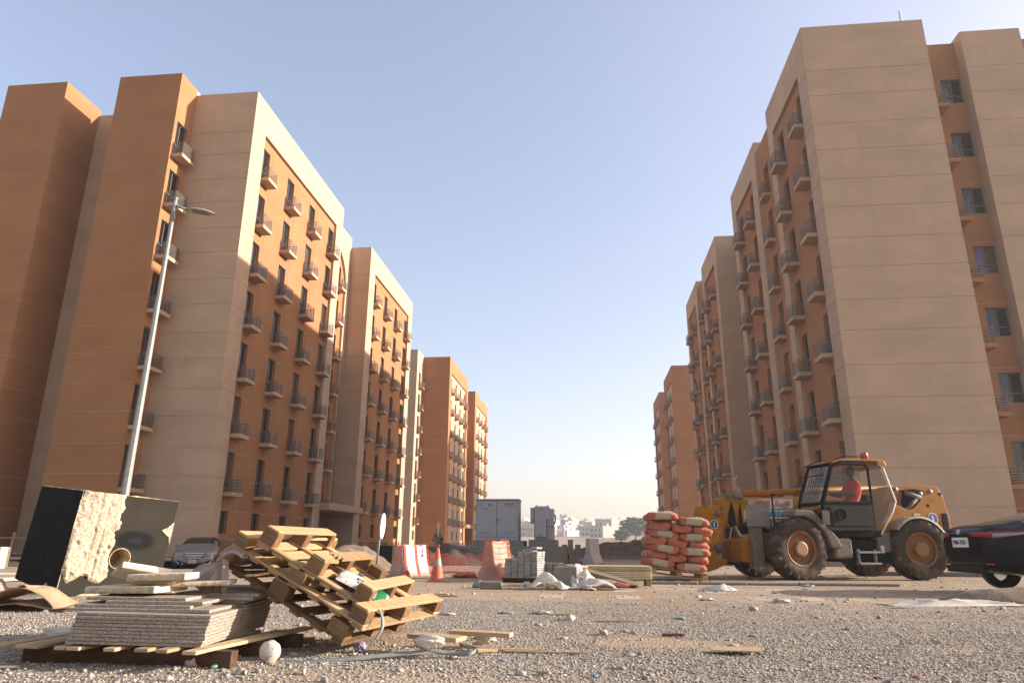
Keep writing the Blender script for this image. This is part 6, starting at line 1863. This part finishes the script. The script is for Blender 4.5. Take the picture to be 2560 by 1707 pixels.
def hanging_film():
    # dusty film caught on the upper left end of the middle pallet: a folded fan, and a narrow strand
    ap = P2 + Vector(kk2) * .02 - n2 * .02 - Vector(s2) * .01 + Vector((0, -.06, -.09))
    b = MB()
    def fn(u, v):
        a = math.radians(196 + 70 * u); rr = v ** .9 * (.30 + .05 * math.sin(u * 13) + .04 * float(vnoise(u * 6, 2.2)))
        return (ap.x + rr * math.cos(a) * 1.0, ap.y - .03 + .10 * (1 - u) * v + .045 * v * math.sin(u * 15) - .05 * math.sin(math.pi * v), ap.z + rr * math.sin(a) * 1.05 + .03 * math.sin(math.pi * v) * (1 - u))
    b.grid(fn, 44, 20)
    tag(b.build('plastic_film', FILM_G, None, True), 'dusty pink-grey plastic film fanning out from the upper left corner of the pallets', 'plastic sheet')
    b = MB()
    b.grid(lambda u, v: (ap.x + .02 + .055 * (u - .5) * (1 + .5 * math.sin(v * 5)) + .025 * v, ap.y - .06 + .02 * math.sin(u * 8), ap.z + .01 - .36 * v + .02 * math.sin(math.pi * u)), 10, 16)
    b.grid(lambda u, v: (ap.x + .20 * u - .01, ap.y - .08 + .03 * math.sin(v * 6), ap.z + .03 + .05 * math.sin(math.pi * u) - .06 * (v - .5) + .02 * u), 14, 6)
    tag(b.build('plastic_film', FILM_G, None, True), 'narrow strand of dusty film hanging straight down the pallet end', 'plastic sheet')
hanging_film()

def cardboards():
    t = thing('cardboard_box', 'crushed flattened cardboard box gaping open at the left edge', 'cardboard', (-6.62, 8.15, 0.0), .02)
    def sheet(name, fn, mat, nu=18, nv=8):
        b = MB(); b.grid(fn, nu, nv); o = b.build(name, mat, t, True); md = o.modifiers.new('t', 'SOLIDIFY'); md.thickness = .006; return o
    sheet('bottom_panel', lambda u, v: (-1.0 + 1.62 * u, -.25 + .55 * v, .015 + .02 * math.sin(u * 7) + .02 * v), CARD_D)
    sheet('middle_panel', lambda u, v: (-.95 + 1.6 * u, -.22 + .5 * v, .055 + .05 * math.sin(u * 3.2) * (1 - u) + .02 * math.sin(u * 13) + .03 * v), CARD)
    def prof(pts):
        xs = [p[0] for p in pts]; L = [0]
        for p, q in zip(pts, pts[1:]): L.append(L[-1] + math.hypot(q[0] - p[0], q[1] - p[1]))
        return lambda u: (float(np.interp(u * L[-1], L, xs)), float(np.interp(u * L[-1], L, [p[1] for p in pts])))
    tp = prof([(-.85, .05), (-.45, .13), (-.12, .25), (.0, .285), (.11, .265), (.26, .17), (.42, .06), (.44, .035), (.36, .02)])
    sheet('top_panel', lambda u, v: (tp(u)[0] + .03 * math.sin(5 * v), -.24 + .50 * v + .03 * math.sin(u * 9), tp(u)[1] * (1 - .12 * v) + .012 * math.sin(u * 17 + v * 4)), CARD, 26, 8)
    fl = prof([(-.85, .06), (-.5, .15), (-.15, .295), (-.11, .28), (-.02, .20)])
    sheet('side_flap', lambda u, v: (fl(u)[0], .05 + .38 * v - .1 * u, fl(u)[1] - .03 * v), CARD, 20, 6)
    b = MB(); b.add([(0, 0, .0), (.36, -.07, .004), (.40, .12, .012), (.05, .16, .006)], [(0, 1, 2, 3)])
    o = b.build('cardboard_sheet', CARD, None, False, T(.92, 5.86, .028) @ RZ(.05)); o.modifiers.new('t', 'SOLIDIFY').thickness = .006
    tag(o, 'flat cardboard sheet lying alone on the gravel', 'cardboard')
    b = MB(); b.add([(0, 0, 0), (.75, .03, .02), (.72, .2, .03), (.02, .16, .01)], [(0, 1, 2, 3)])
    o = b.build('board_scrap', simple('dark_scrap', (.10, .09, .09), .7), None, False, T(6.75, 11.15, .06) @ RZ(.08)); o.modifiers.new('t', 'SOLIDIFY').thickness = .02
    tag(o, 'thin dark board lying at the right edge before the black car', 'board')
cardboards()

def scraps():
    r = random.Random(33)
    wood_bits = [('thin wooden lath lying right of the pallets', -.35, 5.65, .62, .03, .012, .02), ('short yellow-tipped wooden strip right of the pallets', -.55, 5.72, .3, .035, .012, .12), ('small wedge of wood in the torn plastic right of the pallets', -.78, 5.60, .16, .05, .02, .5),
        ('wooden off-cut in the gravel at the bottom, left of centre', -.30, 4.75, .10, .03, .016, -.5), ('wooden stick on the sandy track before the cone', -2.2, 11.1, .42, .05, .02, .05), ('second stick on the track, behind the first', -2.35, 11.6, .38, .06, .02, -.03),
        ('pale stick between two pebbles in mid gravel', -.35, 8.5, .26, .03, .015, .2), ('thin lath lying flat in mid gravel', .25, 8.0, .40, .025, .012, .1), ('dark red splinter of plastic in the middle of the gravel', .75, 6.9, .20, .035, .02, .1),
        ('long lath on the gravel at the far left', -4.9, 5.45, 1.3, .03, .015, .03), ('pale stone strip in the gravel at the bottom left', -3.75, 4.42, .24, .05, .012, .1), ('loose board end sticking out left of the granite pallet', -4.05, 5.25, .45, .08, .022, .35),
        ('second loose board end left of the granite pallet', -3.95, 5.05, .5, .09, .022, .45), ('dark wooden plank in the shade under the pallets', -2.45, 5.75, .5, .12, .025, .35), ('pale board lying under the lower pallet corner', -1.13, 5.42, .42, .16, .03, -.35), ('broken board beneath the right end of the middle pallet', -.85, 5.75, .5, .10, .03, -.2)]
    for lab, x, y, l, w, h, rz in wood_bits:
        mat = RED if 'dark red' in lab else MARBLE if 'stone' in lab else WOOD_PALE if 'dark' not in lab else WOOD
        if 'dark red' in lab: mat = simple('dark_red_plastic', (.12, .02, .02), .5)
        b = MB(); b.cbox((-l / 2, -w / 2, -h / 2), (l / 2, w / 2, h / 2), .003, jit=.002)
        z = float(terrain(x, y)) + h / 2 + (.10 if 'under the lower' in lab or 'beneath the right' in lab else .05 if 'loose' in lab else .008)
        tag(b.build('wood_scrap' if mat in (WOOD, WOOD_PALE) else 'scrap', mat, M=T(x, y, z) @ RZ(rz) @ RY(r.uniform(-.02, .02))), lab, 'scrap')
    stones = [('rounded brown stone in the gravel left of the cardboard sheet', .12, 6.95, .045), ('pale stone behind the cardboard sheet', -.22, 8.05, .06), ('stone beside the tied white bag', -2.12, 4.80, .04), ('flat pale stone at the bottom, below the pallets', -2.15, 4.45, .035), ('rough grey lump left of the kerb block', -2.05, 13.6, .13), ('smaller grey lump beside the rough one', -1.86, 13.7, .11), ('brown stone on the sandy patch at the right', 2.05, 9.55, .06), ('stone under the end of the dark beam', -2.55, 4.62, .05)]
    for i, (lab, x, y, s) in enumerate(stones):
        vs, fs = rock_template(60 + i, 2); m = MB(); m.add([tuple(p * s) for p in vs], [tuple(f) for f in fs])
        tag(m.build('stone', GR[(0, 2, 0, 2, 1, 1, 0, 2)[i]], None, True, T(x, y, float(terrain(x, y)) + s * .35)), lab, 'stone')
    lit = [('turquoise bottle cap beside the tied white bag', -2.38, 4.56, .02, (.22, .55, .46), 1), ('blue plastic scrap on the gravel right of the pallets', -.62, 5.25, .025, (.15, .3, .6), 0), ('small blue bottle cap low on the gravel', .02, 4.72, .02, (.2, .28, .45), 1), ('magenta wrapper at the lower right', 1.80, 4.98, .025, (.35, .04, .2), 0), ('pink scrap beside the magenta wrapper', 2.05, 5.02, .024, (.7, .12, .22), 0),
           ('flattened pale bottle on the gravel, centre left', -.98, 8.7, .06, (.55, .52, .48), 0), ('white scrap left of the flattened bottle', -1.65, 8.4, .06, (.6, .56, .5), 0), ('white rag on the sandy track at centre right', 1.75, 11.2, .08, (.6, .58, .55), 0), ('second white rag right of the centre track', 2.75, 10.9, .10, (.62, .6, .56), 0), ('white scrap beside the front wheel', 4.35, 15.2, .10, (.7, .68, .65), 0),
           ('teal lid fragment on the gravel at centre right', .98, 8.4, .045, (.2, .36, .32), 0), ('white paper scrap on the track at the left', -2.7, 9.3, .08, (.66, .6, .5), 0), ('tan paper flake at the lower centre', .95, 4.85, .02, (.5, .38, .22), 0), ('white flattened cup in mid gravel', -.55, 8.65, .08, (.66, .6, .48), 0), ('orange rag lying behind the net', -2.95, 17.3, .22, (.6, .15, .06), 0)]
    for i, (lab, x, y, s, col, capq) in enumerate(lit):
        mt = simple('litter_colour_%d' % i, col, .6)
        z = float(terrain(x, y))
        if capq:
            m = MB(); m.lathe([(0, s * .55), (s * .85, s * .55), (s, s * .45), (s, 0), (s * .9, 0)], 16)
            tag(m.build('bottle_cap', mt, None, True, T(x, y, z + .012) @ RX(.2)), lab, 'bottle cap')
        else: crumple('litter_scrap', lab, 'litter', (x, y, z + s * .18), s, mt, 70 + i * 3.1, (1.5, .8, .3), 3, .9)
scraps()

# ------------------------------------------------------------------ dusty air
hz = bpy.data.materials.new('dusty_air'); hz.use_nodes = True
hn = hz.node_tree; hn.nodes.clear()
ho = hn.nodes.new('ShaderNodeOutputMaterial'); hv = hn.nodes.new('ShaderNodeVolumePrincipled')
hv.inputs['Color'].default_value = (0.93, 0.92, 0.90, 1); hv.inputs['Density'].default_value = 0.0006
hv.inputs['Anisotropy'].default_value = 0.35
hn.links.new(hv.outputs[0], ho.inputs['Volume'])
b = MB(); b.box((-2700, -2700, -1.6), (2700, 2700, 40))
tag(b.build('haze', hz), kind='stuff')

# one albedo calibration for every painted, dusty or mineral surface
ALBEDO = {'house_cream': .8, 'house_white': .75, 'house_brick': .75, 'house_sand': .85, 'shaded_block_wood': .8, 'sandy_ground': .98, 'gravel_stone_tan': .80, 'gravel_stone_grey': .80, 'gravel_stone_pale': .80, 'gravel_stone_dark': .8, 'gravel_stone_rose': .78, 'dusty_paving': .9, 'black_bitumen_paint': .35, 'scratched_bitumen': .185, 'dusty_plastic_film': .8, 'chrome': 1, 'window_glass': .8, 'car_glass': 1, 'sky_tinted_windscreen_glass': 1, 'dusty_cab_glass': 1, 'dusty_rear_glass': .8, 'black_car_paint': 1, 'clear_lamp': .8, 'white_plastic_film': .95, 'pallet_wood': .88, 'old_pallet_wood': .7, 'pale_board_wood': .9, 'cream_marble': .9, 'split_marble_edge': .85, 'raw_broken_concrete': .9, 'pale_plank': 1.05, 'cement_sack_paper': .8, 'plywood_sheet': .7, 'orange_net': .8, 'barrier_concrete': .75, 'white_paint': .85, 'red_shirt': 1.0, 'cardboard': .8, 'speckled_granite': .66, 'machine_yellow': .46, 'orange_rim': .5, 'paver_concrete': .72, 'orange_plastic': .8}
def calibrate(k0=0.64):
    for m in bpy.data.materials:
        if not m.use_nodes: continue
        bs = m.node_tree.nodes.get('Principled BSDF')
        if bs is None: continue
        k = ALBEDO.get(m.name, k0); s = bs.inputs['Base Color']
        if s.is_linked:
            src = s.links[0].from_socket
            c = mixc(m.node_tree, 1.0, src, (k, k, k), 'MULTIPLY')
            for l in list(src.links):
                if l.to_node.type == 'BSDF_TRANSLUCENT': lk(m.node_tree, c, l.to_socket)
            lk(m.node_tree, c, s)
        else: s.default_value = tuple(v * k for v in s.default_value[:3]) + (1,)
calibrate()
